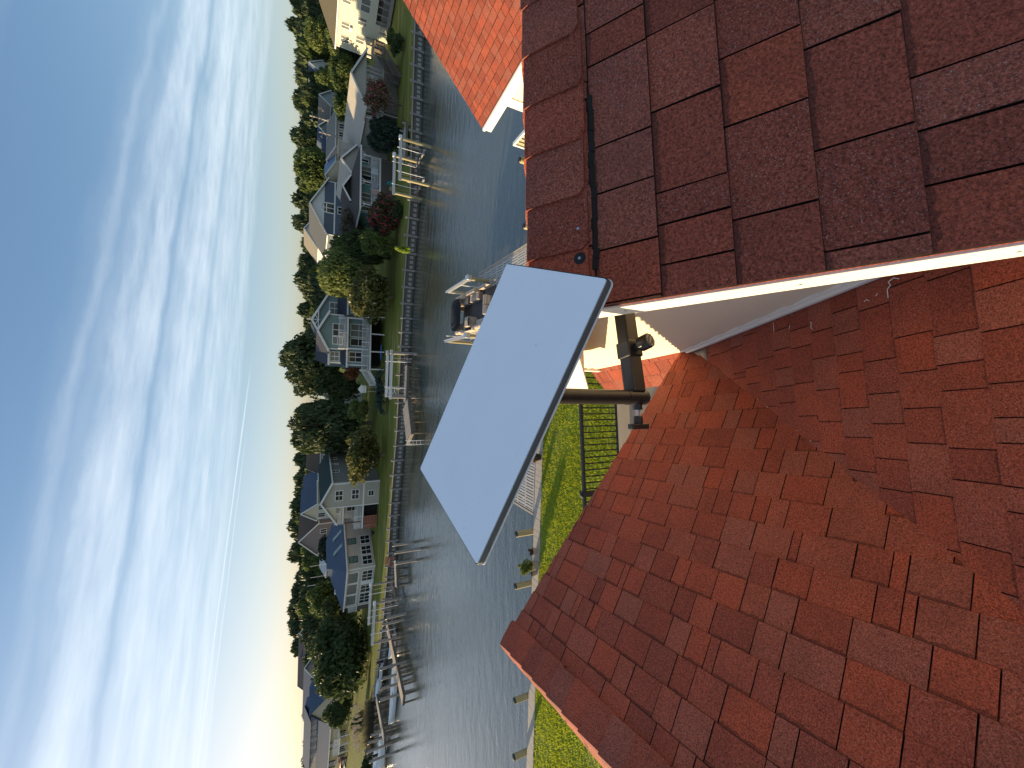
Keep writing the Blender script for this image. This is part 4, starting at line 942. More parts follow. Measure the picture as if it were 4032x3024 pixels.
# ------------------------------------------------------------------ far shore: houses, right to left
h1 = building('cream_house', 'tall cream sided house with olive roof, brightly sunlit, at the top right', (56.6, 74.5, 0), R(-72), 17, 11, 8.0, 11.0, 's_aqua', 'r_olive', 'u', 2.15, .4, hip=3.2)
dm = (17, 11)
for x, z, w, h, c in ((1.0, 5.9, .95, 1.25, 2), (1.75, 3.6, 1.05, 1.25, 2), (4.65, 3.55, 1.05, 1.3, 2), (6.9, 6.1, .9, 1.2, 2), (6.75, 3.3, 1.9, 1.3, 2), (9.8, 6.1, .9, 1.2, 2), (10.4, 3.6, 1.1, 1.3, 2)): win(h1, 'f', x, z, w, h, dm, 2, 1, 'glass_pale', 'sandy_trim' if False else 'white', fw=.06)
wf_ = win(h1, 'f', 3.15, 6.0, .9, 1.2, dm, 2, 1, 'glass_pale', fw=.06)
MB().box((3.2, -.35, 5.55), (3.75, .02, 5.95)).build('air_conditioner', M['gloss_white'], h1, bevel=.03)
MB().box((3.3, -.02, 0), (5.6, 3, 2.2)).build('entry_wall', M['s_aqua'], h1); MB().box((4.5, -.06, .5), (4.8, -.02, .8)).build('vent', M['dark_void'], h1)
MB().box((.1, 1.2, .05), (16.8, 10.8, 2.1)).build('undercroft', M['dark_wood'], h1)
for i in range(10): MB().box((6 + i * 1.1, -.06, 0), (6.16 + i * 1.1, .10, 2.15)).build('stilt', M['grey_wood'], h1)
railing(h1, (5.7, -1.8, .55), (16.9, -1.8, .55), 1.0, 'grey_wood', .2); MB().box((5.7, -1.9, .2), (17, 0, .5)).build('deck_floor', M['grey_wood'], h1)
deck(h1, 1.4, 3.2, -1.7, 0, 2.3, 'grey_wood', True, 'fr', True, 'grey_wood', 0, 'grey_wood', .2)
for x in (8.2, 10.1, 12.0, 14.0): MB().cyl((x, 3.6, 9.3), (x, 3.6, 10.2), .09, None, 8).build('roof_vent', M['dark_void'], h1)

h2 = building('grey_house', 'low grey sided house with pale roof, wide gable and wooden porch stairs', (37.4, 60.4, 0), R(6.5), 7.9, 13, 4.55, 6.35, 's_vinyl', 'r_pale', 'v', 2.2, .45)
dm = (7.9, 13)
MB().prism([(-.1, -1.9, 4.50), (8.0, -1.9, 4.50), (3.95, -1.9, 6.25)], (0, 1.5, 0)).build('gable_wall', M['s_vinyl'], h2)
for sx in (0, 1):
    xe = -.6 if sx == 0 else 8.5; MB().prism([(xe, -2.3, 4.42), (3.95, -2.3, 6.46), (3.95, .2, 6.46), (xe, .2, 4.42)], (0, 0, -.14)).build('roof_slope', M['r_pale'], h2); MB().beam((xe, -2.32, 4.3), (3.95, -2.32, 6.34), .05, .24).build('rake_board', M['s_whiteside'], h2)
MB().box((-.1, -1.95, 4.36), (8.0, -1.75, 4.52)).build('porch_beam', M['s_vinyl'], h2)
deck(h2, -.2, 8.1, -1.9, 0, 2.25, 'grey_wood', True, 'flr', True, 'grey_wood', 0, 'grey_wood', .15)
for x in (0, 1.9, 3.7, 5.5, 8): MB().box((x - .08, -1.9, 2.25), (x + .08, -1.74, 4.4)).build('porch_post', M['s_vinyl'], h2)
for x in (.3, 2.2, 4.0): win(h2, 'f', x, 2.9, 1.2, 1.3, dm, 2, 1, 'glass')
MB().box((5.7, -.05, 2.3), (6.7, -.01, 4.2)).build('door', M['s_whiteside'], h2)
MB().box((0, 0, .05), (7.8, 12.8, 2.2)).build('undercroft', M['dark_wood'], h2)
for i in range(28): MB().box((.1 + i * .285, -1.93, .1), (.30 + i * .285, -1.89, 2.0)).build('skirt_board', M['dark_wood'], h2)
stairs(h2, (8.6, -2.6, 2.3), (4.4, -3.3, .1), 1.2, 12, 'dark_wood')
MB().box((8.0, -3.2, 2.1), (9.4, -1.9, 2.25)).build('landing', M['grey_wood'], h2); railing(h2, (9.35, -3.15, 2.25), (9.35, -1.9, 2.25), 1.0, 'dark_wood')
h2b = building('grey_annex', 'grey annex with pale sunlit roof left of the wide gabled grey house', (30.6, 66.5, 0), R(6.5), 6.2, 10, 4.5, 6.9, 's_vinyl', 'r_pale', 'v', 0, .4)
win(h2b, 'f', 3.2, 2.9, .9, 1.1, (6.2, 10)); MB().cyl((4.2, 4.0, 6.0), (4.2, 4.0, 6.9), .1, None, 8).build('roof_vent', M['gloss_white'], h2b)
ch = MB().box((5.6, 1.0, 4.2), (6.8, 3.0, 7.1)).build('dormer_wall', M['s_vinyl'], h2b); MB().prism([(5.4, .8, 7.1), (7.0, .8, 7.1), (7.0, .8, 7.25), (5.4, .8, 7.25)], (0, 2.4, 0)).build('dormer_roof', M['r_pale'], h2b)

h3 = thing('turquoise_house', 'turquoise house with low brown roof and white railed porch over a dark slatted skirt', 'house', (24.0, 59.4, 0), R(7.5))
def p3(x, y, z): return (x, y, z)
MB().box((.6, 2.4, 2.0), (8.4, 12, 4.75)).build('wall', M['s_turq'], h3)
for poly in ([(-.4, -.3, 4.72), (9.2, -.3, 4.72), (4.6, 7.6, 6.45)], [(9.2, -.3, 4.72), (9.2, 12.4, 4.72), (4.6, 11, 6.45), (4.6, 7.6, 6.45)], [(-.4, 12.4, 4.72), (-.4, -.3, 4.72), (4.6, 7.6, 6.45), (4.6, 11, 6.45)], [(9.2, 12.4, 4.72), (-.4, 12.4, 4.72), (4.6, 11, 6.45)]):
    MB().prism(poly, (0, 0, -.12)).build('roof_slope', M['r_brown'], h3)
MB().beam((-.4, -.33, 4.63), (9.2, -.33, 4.63), .06, .2).beam((-.43, -.3, 4.63), (-.43, 12.4, 4.63), .06, .2).build('eave_board', M['white'], h3)
gb = MB().prism([(2.9, 3.6, 5.75), (6.3, 3.6, 5.75), (4.6, 3.6, 6.65)], (0, 3.2, 0)).build('gablet', M['dark_void'], h3)
MB().prism([(2.6, 3.3, 5.68), (4.6, 3.3, 6.78), (4.6, 7.2, 6.78), (2.6, 7.2, 5.68)], (0, 0, -.1)).prism([(6.6, 3.3, 5.68), (4.6, 3.3, 6.78), (4.6, 7.2, 6.78), (6.6, 7.2, 5.68)], (0, 0, -.1)).build('roof_slope', M['r_brown'], gb)
MB().beam((2.55, 3.27, 5.60), (4.6, 3.27, 6.72), .05, .22).beam((6.65, 3.27, 5.60), (4.6, 3.27, 6.72), .05, .22).build('rake_board', M['white'], gb)
deck(h3, .6, 8.2, 0, 2.4, 2.15, 'white', True, 'flr', False, 'grey_wood', 0, 'white', .17)
for x in (.7, 4.1, 8.1):
    MB().box((x - .07, .05, 2.15), (x + .07, .19, 4.6)).beam((x, .12, 3.95), (x - .6, .12, 4.55), .08, .08).beam((x, .12, 3.95), (x + .6, .12, 4.55), .08, .08).build('porch_post', M['white'], h3)
for i in range(34): MB().box((.65 + i * .222, .02, .05), (.82 + i * .222, .06, 1.88)).build('skirt_board', M['dark_wood'], h3)
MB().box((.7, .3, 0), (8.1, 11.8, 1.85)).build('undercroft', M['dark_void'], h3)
for x, g_l in ((1.0, 'glass'), (2.4, 'glass_pale'), (5.2, 'glass'), (6.6, 'glass_pale')): win(h3, 'f', x, 2.5, 1.25, 1.75, (8.4, 12), 2, 1, g_l, y=2.4)
for x, w_, m_, lb, nm in ((3.35, .9, 'grey_vinyl', 'patterned grey towel hanging over the white porch railing', 'towel'), (2.3, .85, 'pink', 'pale pink towel hanging over the white porch railing', 'towel'), (5.4, .95, 'gloss_white', 'white cloth hanging over the porch railing right of the middle post', 'cloth')):
    mt = paint(nm + '_cloth', {'grey_vinyl': (.36, .35, .38), 'pink': (.52, .33, .29), 'gloss_white': (.55, .62, .62)}[m_], .9, 30, .3)
    v = [(x + w_ * i / 6, -.03 - .012 * math.sin(i * 2.1), z) for z in (2.3, 2.75, 3.2) for i in range(7)] + [(x + w_ * i / 6, .10, 3.2) for i in range(7)] + [(x + w_ * i / 6, .13, 2.7) for i in range(7)]
    o = MB().add(v, [(r_ * 7 + i, r_ * 7 + i + 1, r_ * 7 + 8 + i, r_ * 7 + 7 + i) for r_ in range(4) for i in range(6)]).build(nm, mt); o.location = h3.location; o.rotation_euler = h3.rotation_euler; tag(o, lb, 'towel'); so_ = o.modifiers.new('thick', 'SOLIDIFY'); so_.thickness = .015

h4 = building('blue_grey_house', 'blue grey gabled house with an arched window behind the turquoise house', (28.5, 87, 0), R(6), 11.0, 12, 8.2, 11.2, 's_bluegrey', 'r_grey', 'v', 0, .5)
dm = (11, 12)
MB().box((0, -.06, 6.6), (11, 0, 6.85)).box((0, -.06, 3.9), (11, 0, 4.1)).build('band_board', M['white'], h4)
aw = MB(); arc = [(5.4 + 1.0 * math.cos(R(t)), -.08, 8.2 + 1.0 * math.sin(R(t))) for t in range(0, 181, 15)]; aw.tube(arc, .11, 6).box((4.3, -.12, 6.9), (4.5, 0, 8.2)).box((6.3, -.12, 6.9), (6.5, 0, 8.2)).box((4.4, -.1, 8.12), (6.4, 0, 8.28)).box((5.34, -.1, 6.9), (5.46, 0, 9.1))
aw = aw.build('arched_window', M['white'], h4); MB().prism([(4.5, -.03, 6.9), (6.3, -.03, 6.9)] + [(5.4 + .95 * math.cos(R(t)), -.03, 8.2 + .95 * math.sin(R(t))) for t in range(0, 181, 20)], (0, .02, 0)).build('pane', M['glass'], aw)
MB().prism([(.3, -.05, 8.6), (10.7, -.05, 8.6), (5.5, -.05, 11.0)], (0, .04, 0)).build('gable_panel', M['s_whiteside'], h4); win(h4, 'f', 4.6, 4.6, 1.4, 1.5, dm)
h4t = building('grey_tower_house', 'small sunlit tan roofed gable with white trim rising behind the blue grey house', (30.5, 104, 0), R(6), 8, 9, 9.6, 12.4, 's_whiteside', 'r_tanroof', 'v', 0, .4); win(h4t, 'f', 3, 9.6, 2, 1.1, (8, 9), 3)

# sage house with two decks
Y5 = 66.6; k5 = Y5 / 64.43
def s5(x, z): return x * k5, 10.2 - (10.2 - z) * k5
h5 = thing('sage_house', 'sage green house with charcoal gables and two white railed decks facing the canal', 'house', (2.2, Y5, 0), R(3))
wm = MB().prism([(2.35, 0, 5.4), (7.65, 0, 5.4), (7.65, 0, 7.98), (5.0, 0, 9.38), (2.35, 0, 7.98)], (0, 9, 0)).box((.35, .5, 5.4), (2.4, 9, 7.98)).box((0, 0, 2.1), (7.65, 9, 5.35)).box((7.6, 2.4, 2.1), (11.2, 11, 8.0)).prism([(4.6, 2.4, 8.0), (11.2, 2.4, 8.0), (7.0, 2.4, 10.2)], (0, 9, 0))
wm.build('wall', M['s_sage'], h5)
def slope5(poly, m='r_charcoal'): MB().prism(poly, (0, 0, -.14)).build('roof_slope', M[m], h5)
slope5([(5.0, -.5, 9.52), (8.05, -.5, 7.92), (8.05, 4, 7.92), (5.0, 6, 9.52)]); slope5([(5.0, -.5, 9.52), (1.95, -.5, 7.92), (-.1, 1.2, 7.92), (1.5, 6, 9.52), (5.0, 6, 9.52)]); slope5([(-.1, -.1, 7.90), (2.0, -.1, 7.90), (3.2, 4.5, 9.5), (.9, 4.5, 9.5)])
slope5([(7.0, 2.0, 10.35), (11.6, 2.0, 7.9), (11.6, 11, 7.9), (7.0, 11, 10.35)]); slope5([(7.0, 2.0, 10.35), (3.2, 2.0, 8.3), (3.2, 11, 8.3), (7.0, 11, 10.35)])
slope5([(-.4, -.55, 5.38), (2.35, -.55, 5.38), (2.35, .45, 6.1), (.3, .45, 6.1)]); slope5([(7.6, -.9, 5.45), (11.6, -.9, 5.45), (11.6, 2.3, 6.6), (7.6, 2.3, 6.6)])
tm = MB().beam((5.0, -.53, 9.40), (8.1, -.53, 7.78), .06, .3).beam((5.0, -.53, 9.40), (1.9, -.53, 7.78), .06, .3).beam((-.15, -.15, 7.78), (2.0, -.15, 7.78), .06, .26).beam((7.0, 1.97, 10.22), (11.6, 1.97, 7.8), .06, .3).beam((7.0, 1.97, 10.22), (3.2, 1.97, 8.2), .06, .3).beam((5.3, 1.95, 9.3), (8.7, 1.95, 9.3), .1, .14).beam((7.0, 1.95, 9.0), (7.0, 1.95, 10.9), .1, .12).beam((7, 1.95, 9.3), (6.2, 1.95, 9.8), .08, .1).beam((7, 1.95, 9.3), (7.8, 1.95, 9.8), .08, .1)
tm.beam((-.45, -.57, 5.26), (2.4, -.57, 5.26), .06, .24).beam((7.6, -.93, 5.33), (11.6, -.93, 5.33), .06, .24)
for x, z0, z1, y in ((2.35, 5.4, 7.9, 0), (7.65, 5.4, 7.9, 0), (.35, 5.9, 7.8, .5), (.02, 2.2, 5.3, 0), (11.2, 2.2, 7.8, 2.4)): tm.box((x - .09, y - .07, z0), (x + .09, y + .07, z1))
tm.build('roof_trim', M['white'], h5)
for x, z, w, h, c, g_l, y in ((4.45, 5.75, 1.75, 1.5, 2, 'glass', 0), (3.15, 5.95, 1.05, 1.3, 1, 'glass_pale', 0), (.62, 6.35, 1.3, 1.15, 2, 'glass_pale', .5), (.55, 3.1, 1.45, 1.75, 2, 'glass', 0), (3.1, 2.5, 1.0, 2.2, 1, 'glass', 0), (4.5, 2.4, 1.9, 2.3, 2, 'glass_pale', 0), (8.2, 6.3, 1.8, 1.4, 2, 'glass_pale', 2.4), (8.1, 2.9, 3.0, 1.9, 3, 'glass', -.6)): win(h5, 'f', x, z, w, h, (11.2, 9), c, 2, g_l, y=y)
MB().box((7.7, -.6, 2.1), (11.3, 2.4, 5.3)).build('porch_wall', M['s_sage'], h5)
deck(h5, -.8, 7.6, -2.3, 0, 2.25, 'white', True, 'flr', True, 'grey_wood', 0, 'white', .16); deck(h5, 2.3, 7.2, -1.5, 0, 5.45, 'white', True, 'flr', False, 'grey_wood', 0, 'white', .16)
for x in (2.4, 7.1): MB().box((x - .1, -1.45, 2.2), (x + .1, -1.25, 5.2)).build('porch_post', M['white'], h5)
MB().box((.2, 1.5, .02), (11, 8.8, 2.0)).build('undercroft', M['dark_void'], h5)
stairs(h5, (-.9, -1.2, 2.25), (-3.1, -1.2, .9), 1.1, 7, 'white', 'white')
kayak = thing('kayak', 'blue kayak stored in the dark space under the sage house deck', 'kayak', (4.3, 65.2, .35), R(3))
MB().loft([[(x, .32 * k * math.cos(2 * math.pi * i / 10), .22 * k * math.sin(2 * math.pi * i / 10)) for i in range(10)] for x, k in ((-1.5, .05), (-1.1, .6), (0, 1), (1.1, .6), (1.5, .05))]).build('hull', M['tarp'], kayak, smooth=True)
MB().loft([[(x, .16 * math.cos(2 * math.pi * i / 10), .2 + .03 * (i % 2)) for i in range(10)] for x in (-.3, .3)]).build('cockpit', M['dark_void'], kayak)

# greige house with green roof
h6 = thing('greige_house', 'three storey greige house with dark green roof and white railed side decks', 'house', (-19.5, 65.5, 0), R(-8.3))
MB().prism([(0, 0, 0), (3.75, 0, 0), (3.75, 0, 6.95), (.95, 0, 8.3), (-.05, 0, 7.75)], (0, .6, 0)).build('wall', M['s_greige'], h6)
MB().prism([(0, .6, 0), (3.75, .6, 0), (3.75, .6, 6.95), (.95, .6, 8.3), (-.05, .6, 7.75)], (0, 15, 0)).build('side_wall', M['s_greige_shaded'], h6)  # shaded side of the same house, the shade painted in as darker siding
MB().prism([(.95, -.4, 8.45), (4.1, -.4, 6.92), (4.1, 16, 6.92), (.95, 16, 8.45)], (0, 0, -.15)).build('roof_slope', M['r_green'], h6)
MB().prism([(.95, -.4, 8.45), (-2.6, -.4, 6.1), (-2.6, 16, 6.1), (.95, 16, 8.45)], (0, 0, -.15)).build('roof_slope', M['r_green'], h6)
tm = MB().beam((.95, -.43, 8.33), (4.15, -.43, 6.78), .06, .26).beam((.95, -.43, 8.33), (-2.65, -.43, 5.96), .06, .26).beam((4.13, -.4, 6.80), (4.13, 16, 6.80), .06, .2).box((-.05, -.08, 2.2), (3.8, 0, 2.42)).box((3.66, -.08, 0), (3.84, .08, 6.8)).box((-.07, -.07, 0), (.1, .05, 7.7)).box((3.75, .05, 2.2), (3.82, 15, 2.42)); tm.build('roof_trim', M['white'], h6)
for z in (5.35, 3.05): win(h6, 'f', 1.15, z, 1.45, .95, (3.75, 15.6), 2, 2)
win(h6, 'f', 1.45, .85, .8, .75, (3.75, 15.6), 1, 2)
for y, w in ((5.0, .8), (8.6, .5), (11.4, .8)): win(h6, 'r', y, 5.6, w, .95, (3.75, 15.6), 1, 2)
deck(h6, -4.0, 0, .2, 4, 2.45, 'white', True, 'fl', False, 'grey_wood', 0, 'white', .15); deck(h6, -2.9, 0, .2, 4, 5.3, 'white', True, 'fl', False, 'grey_wood', 0, 'white', .15)
MB().box((-3.9, 4, 2.5), (0, 15, 5.2)).box((-2.5, 4, 5.3), (0, 15, 6.2)).build('wall', M['s_beige'], h6)
MB().prism([(-2.3, -.1, 6.1), (0, -.1, 6.1), (0, -.1, 7.6)], (0, .06, 0)).build('gable_panel', M['s_cream'], h6)
for x in (-2.85, -.1): MB().box((x - .07, .2, 2.5), (x + .07, .34, 5.1)).build('porch_post', M['rust'], h6)
MB().beam((-2.9, .3, 5.0), (0, .3, 5.0), .1, .12).build('porch_beam', M['rust'], h6)
win(h6, 'f', -2.6, 2.8, 1.2, 1.5, (3.75, 15), 1, 2, 'glass', y=4); win(h6, 'f', -1.0, 2.6, .8, 1.9, (3.75, 15), 1, 1, 'glass_pale', y=4)
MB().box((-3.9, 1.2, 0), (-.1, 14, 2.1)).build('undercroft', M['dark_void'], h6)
for i in range(9): MB().box((-4.1, .22, .15 + i * .215), (-2.0, .27, .30 + i * .215)).build('slat', M['brickred'], h6)
for x in (-4.0, -3.05, -2.1): MB().box((x - .05, .28, 0), (x + .05, .36, 2.1)).build('screen_post', M['brickred'], h6)
MB().box((-.16, .2, 0), (-.04, .32, 2.2)).build('deck_post', M['brickred'], h6)
um = thing('patio_umbrella', 'closed dark teal patio umbrella on the greige house deck', 'umbrella', (-22.3, 66.4, 2.46)); MB().cyl((0, 0, 0), (0, 0, 2.4), .03, None, 8).build('pole', M['rust'], um); MB().cyl((0, 0, 1.0), (0, 0, 2.35), .17, .04, 9).build('canopy', M['teal'], um)
gr = thing('barbecue_grill', 'black kettle grill on the lawn beside the brick red slatted screen', 'grill', (-24.2, 65.8, 0)); MB().loft([[(k * math.cos(2 * math.pi * i / 14), k * math.sin(2 * math.pi * i / 14), z) for i in range(14)] for k, z in ((.12, .5), (.33, .7), (.36, .85), (.30, 1.02), (.1, 1.1))]).build('bowl', M['black_metal'], gr, smooth=True)
for a in (0, 2.1, 4.2): MB().cyl((.2 * math.cos(a), .2 * math.sin(a), .6), (.34 * math.cos(a), .34 * math.sin(a), 0), .02, None, 6).build('leg', M['black_metal'], gr)

# beige house with many windows
h8 = building('beige_house', 'beige stucco house with slate hip roof and rows of large dark windows', (-38.1, 71.2, 0), R(-28), 9.2, 15, 4.35, 6.9, 's_beige', 'r_slate', 'u', 0, .4, hip=4.6)
dm = (9.2, 15)
for i in range(3): win(h8, 'f', .5 + i * 2.75, 2.5, 2.35, 1.45, dm, 1, 1, 'glass_pale', fw=.16)
for i in range(3): win(h8, 'f', .5 + i * 2.75, .35, 2.4, 1.5, dm, 3, 2, 'glass', fw=.12)
MB().box((5.2, -.12, 0), (6.1, -.02, 2.0)).build('door', M['white'], h8); MB().box((-.1, -.06, 2.02), (9.25, 0, 2.3)).build('band_board', M['s_beige'], h8)
for y, g_l in ((1.3, 'glass_teal'), (5.0, 'glass_teal')): win(h8, 'r', y, 2.6, 1.1, 1.2, dm, 1, 2, g_l, 'black_rail', fw=.07)
for y in (.6, 2.6, 4.8): win(h8, 'r', y, .4, 1.6, 1.4, dm, 2, 2, 'glass')
for i, y in enumerate((5.0, 8.0)):
    MB().prism([(9.0, y, 4.62), (9.0, y + .7, 4.62), (6.9, y + .7, 5.85), (6.9, y, 5.85)], (0, 0, .1)).build('skylight', M['glass_teal'], h8)
MB().box((-2.2, .6, 0), (-.1, 3.5, 2.1)).build('undercroft', M['dark_wood'], h8); deck(h8, -2.2, 0, .4, 3.6, 2.3, 'white', True, 'fl', False); MB().beam((1.2, 2, 5.4), (2.3, 2, 5.4), .12, .5).build('roof_vent', M['gloss_white'], h8)

# left hand houses
A9 = R(-21); h9 = building('yellow_house', 'yellow house with broad slate roof and long dormer at the far left', (-79.5 - 26 * math.cos(A9), 98.5 - 26 * math.sin(A9), 0), A9, 26, 15, 4.25, 7.4, 's_yellow', 'r_slate', 'u', 0, .6)
dm = (26, 15)
for x, z in ((11.5, 2.5), (18.6, 2.5), (12.5, .5), (16.5, .5), (21.5, .6)):
    win(h9, 'f', x, z, 1.4, 1.2, dm, 2, 1, 'glass')
    for e in (-.5, 1.6): MB().box((x + e, -.08, z - .1), (x + e + .4, -.02, z + 1.3)).build('shutter', M['dark_void'], h9)
deck(h9, 20.5, 26.5, -3, 0, 2.3, 'white', True, 'flr', True)
d9 = MB().box((2, 5.0, 6.0), (22, 10.5, 7.9)).build('dormer_wall', M['s_mauve'], h9)
for x in (8.5, 11.5, 14.5, 17.0, 19.2): win(d9, 'f', x, 6.5, .9, 1.1, dm, 2, 1, 'glass', y=5.0)
MB().prism([(1.4, 4.4, 7.85), (22.6, 4.4, 7.85), (22.6, 8.5, 9.3), (1.4, 8.5, 9.3)], (0, 0, -.14)).prism([(1.4, 11.5, 7.85), (22.6, 11.5, 7.85), (22.6, 8.5, 9.3), (1.4, 8.5, 9.3)], (0, 0, -.14)).build('dormer_roof', M['r_slate'], h9)
for nm, lb, x, y, m_, wdt in (('kayak', 'red kayak on a rack along the yellow house wall', 13.5, -1.2, 'redk', 1.3), ('kayak', 'dark blue kayak lying below the red one at the yellow house', 13.8, -2.0, 'bluek', .5)):
    w_ = Matrix.Rotation(A9, 3, 'Z') @ Vector((x, y, 0)) + h9.location
    t = thing(nm, lb, 'kayak', (w_.x, w_.y, wdt), A9); MB().loft([[(xx, .4 * k * math.cos(2 * math.pi * i / 10), .28 * k * math.sin(2 * math.pi * i / 10)) for i in range(10)] for xx, k in ((-2.8, .05), (-1.9, .6), (0, 1), (1.9, .6), (2.8, .05))]).build('hull', M[m_], t, smooth=True); MB().box((-.45, -.2, .2), (.45, .2, .30)).build('cockpit', M['dark_void'], t)
    if wdt > 1: [MB().box((e, -.3, -1.3), (e + .1, .3, -.2)).build('rack_stand', M['dark_wood'], t) for e in (-1.5, 1.4)]
P10 = AY(1300, 2760, 105); h10 = building('slate_house', 'grey gabled house with slate roof between the round tree and the big dark tree', (P10.x - 8, 105, 0), R(-20), 16, 12, 5.6, 9.6, 's_mauve', 'r_slate', 'u', 0, .5); win(h10, 'f', 4, 2.5, 1.6, 1.6, (16, 12)); win(h10, 'f', 10, 2.5, 1.6, 1.6, (16, 12))
g10 = MB().prism([(9, -2, 0), (16, -2, 0), (16, -2, 5.4), (12.5, -2, 8.2), (9, -2, 5.4)], (0, 6, 0)).build('gable_wing', M['s_sandy'], h10); MB().prism([(12.5, -2.4, 8.4), (16.6, -2.4, 5.1), (16.6, 6, 5.1), (12.5, 6, 8.4)], (0, 0, -.15)).prism([(12.5, -2.4, 8.4), (8.4, -2.4, 5.1), (8.4, 6, 5.1), (12.5, 6, 8.4)], (0, 0, -.15)).build('roof_slope', M['r_slate'], g10)
P11 = AY(1245, 2640, 120); h11 = building('dark_roof_house', 'house with plain dark roof seen behind the big dark tree', (P11.x - 8, 120, 0), R(-15), 17, 12, 6, 11.0, 's_whiteside', 'r_charcoal', 'u', 0, .5); win(h11, 'f', 5, 3, 1.6, 1.6, (17, 12))
# houses behind, seen between the trees
def bg_house(name, label, xn_eave, yc, hw, Y, hgt, rise, wall, roof, axis='v', depth=9, rot=0, wins=2):
    a = AY(xn_eave, yc + hw, Y); b = AY(xn_eave, yc - hw, Y); z = a.z
    t = building(name, label, (a.x, Y, 0), R(rot), (b - a).length, depth, max(2, z), max(2, z) + rise, wall, roof, axis, 0, .3)
    W_ = (b - a).length
    for i in range(wins): win(t, 'f', W_ * (i + .5) / wins - .45, max(2, z) - 1.9, .9, 1.2, (W_, depth), 2, 1, 'glass', fw=.09)
    return t
bg_house('brown_house', 'brown gabled house with white trimmed cross gables behind the beige house', 1245, 2120, 62, 98, 5, 3.6, 's_taupe', 'r_redbrown', 'v', 12, -8, 2)
bg_house('cream_tower_house', 'narrow cream house with yellow sunlit face behind the green roofed house', 1238, 2010, 34, 92, 6, 2.6, 's_cream', 'r_slate', 'v', 8, -20, 2)
bg_house('teal_gable_house', 'teal gabled house with white windows under a slate roof behind the green ridge', 1242, 1925, 28, 104, 6, 2.6, 's_tealgreen', 'r_slate', 'v', 8, -10, 3)
bg_house('red_roof_house', 'long reddish brown roofed house showing just above the green roof', 1256, 1800, 62, 108, 5, 2.8, 's_sandy', 'r_redbrown', 'u', 10, -5, 3)
bg_house('pale_flat_house', 'pale low roofed house behind the beige house beside thin white poles', 1282, 2222, 46, 104, 3, 1.2, 's_whiteside', 'r_whitish', 'u', 9, -10, 2)
bg_house('sea_green_house', 'sea green house with white framed windows below the pale utility pole', 1286, 505, 34, 98, 5, 1.8, 's_tealgreen', 'r_slate', 'v', 6, 8, 3)
bg_house('long_tan_house', 'long tan roofed low house behind the pale roof of the grey house', 1318, 500, 74, 84, 4, 1.3, 's_sandy', 'r_tanroof', 'u', 9, 8, 4)
bg_house('white_cottage', 'tiny white cottage gable with one dark window among the upper right trees', 1264, 260, 26, 112, 5, 2.8, 's_whiteside', 'r_slate', 'v', 8, 10, 1)
bg_house('pale_blue_house', 'pale blue gabled house with two small windows left of the white cottage', 1296, 385, 30, 104, 5, 2.2, 's_paleblue', 'r_tanroof', 'v', 9, 8, 2)
bg_house('white_porch_house', 'small white house with upstairs porch at the foot of the right treeline', 1226, 418, 18, 128, 5, 2.2, 's_whiteside', 'r_tanroof', 'v', 8, 5, 2)
bg_house('white_shed', 'small white gabled house right of the porch house at the treeline', 1226, 366, 13, 132, 5, 2, 's_whiteside', 'r_whitish', 'v', 6, 5, 1)
bg_house('yellow_lit_house', 'little house with glowing yellow sunlit wall beside the long tan roof', 1318, 612, 22, 86, 4, 1.6, 's_cream', 'r_blueroof', 'u', 7, 25, 1)
bg_house('white_bungalow', 'white bungalow glimpsed between dark trees left of the sage house', 1312, 1560, 26, 92, 4, 1.8, 's_whiteside', 'r_tanroof', 'v', 7, 0, 1)
bg_house('small_orange_house', 'small white house with orange roof edge glimpsed behind the sage house roof', 1240, 1392, 12, 118, 4, 2, 's_whiteside', 'brickred', 'v', 6, 0, 1)
bg_house('far_cottage', 'grey white cottage roof peeping above the sage house gable', 1240, 1330, 20, 112, 4, 2, 's_cream', 'r_whitish', 'v', 6, 0, 1)
tp = thing('covered_boat', 'long boat under blue tarpaulin below the long tan roofed house', 'boat', AY(1345, 490, 80.5)); tp.location.z = 2.2
MB().loft([[(x, 1.0 * k * c, 1.0 * k * s - .3 * (1 - k)) for c, s in ((-1, -.9), (1, -.9), (1.1, .1), (.5, .7), (0, 1), (-.5, .7), (-1.1, .1))] for x, k in ((-5, .5), (-4, .85), (0, 1), (4, .9), (5.4, .3))]).build('tarpaulin', M['tarp'], tp, smooth=True); MB().box((-3, -.8, -2.2), (3, .8, -.8)).build('cradle', M['dark_wood'], tp)

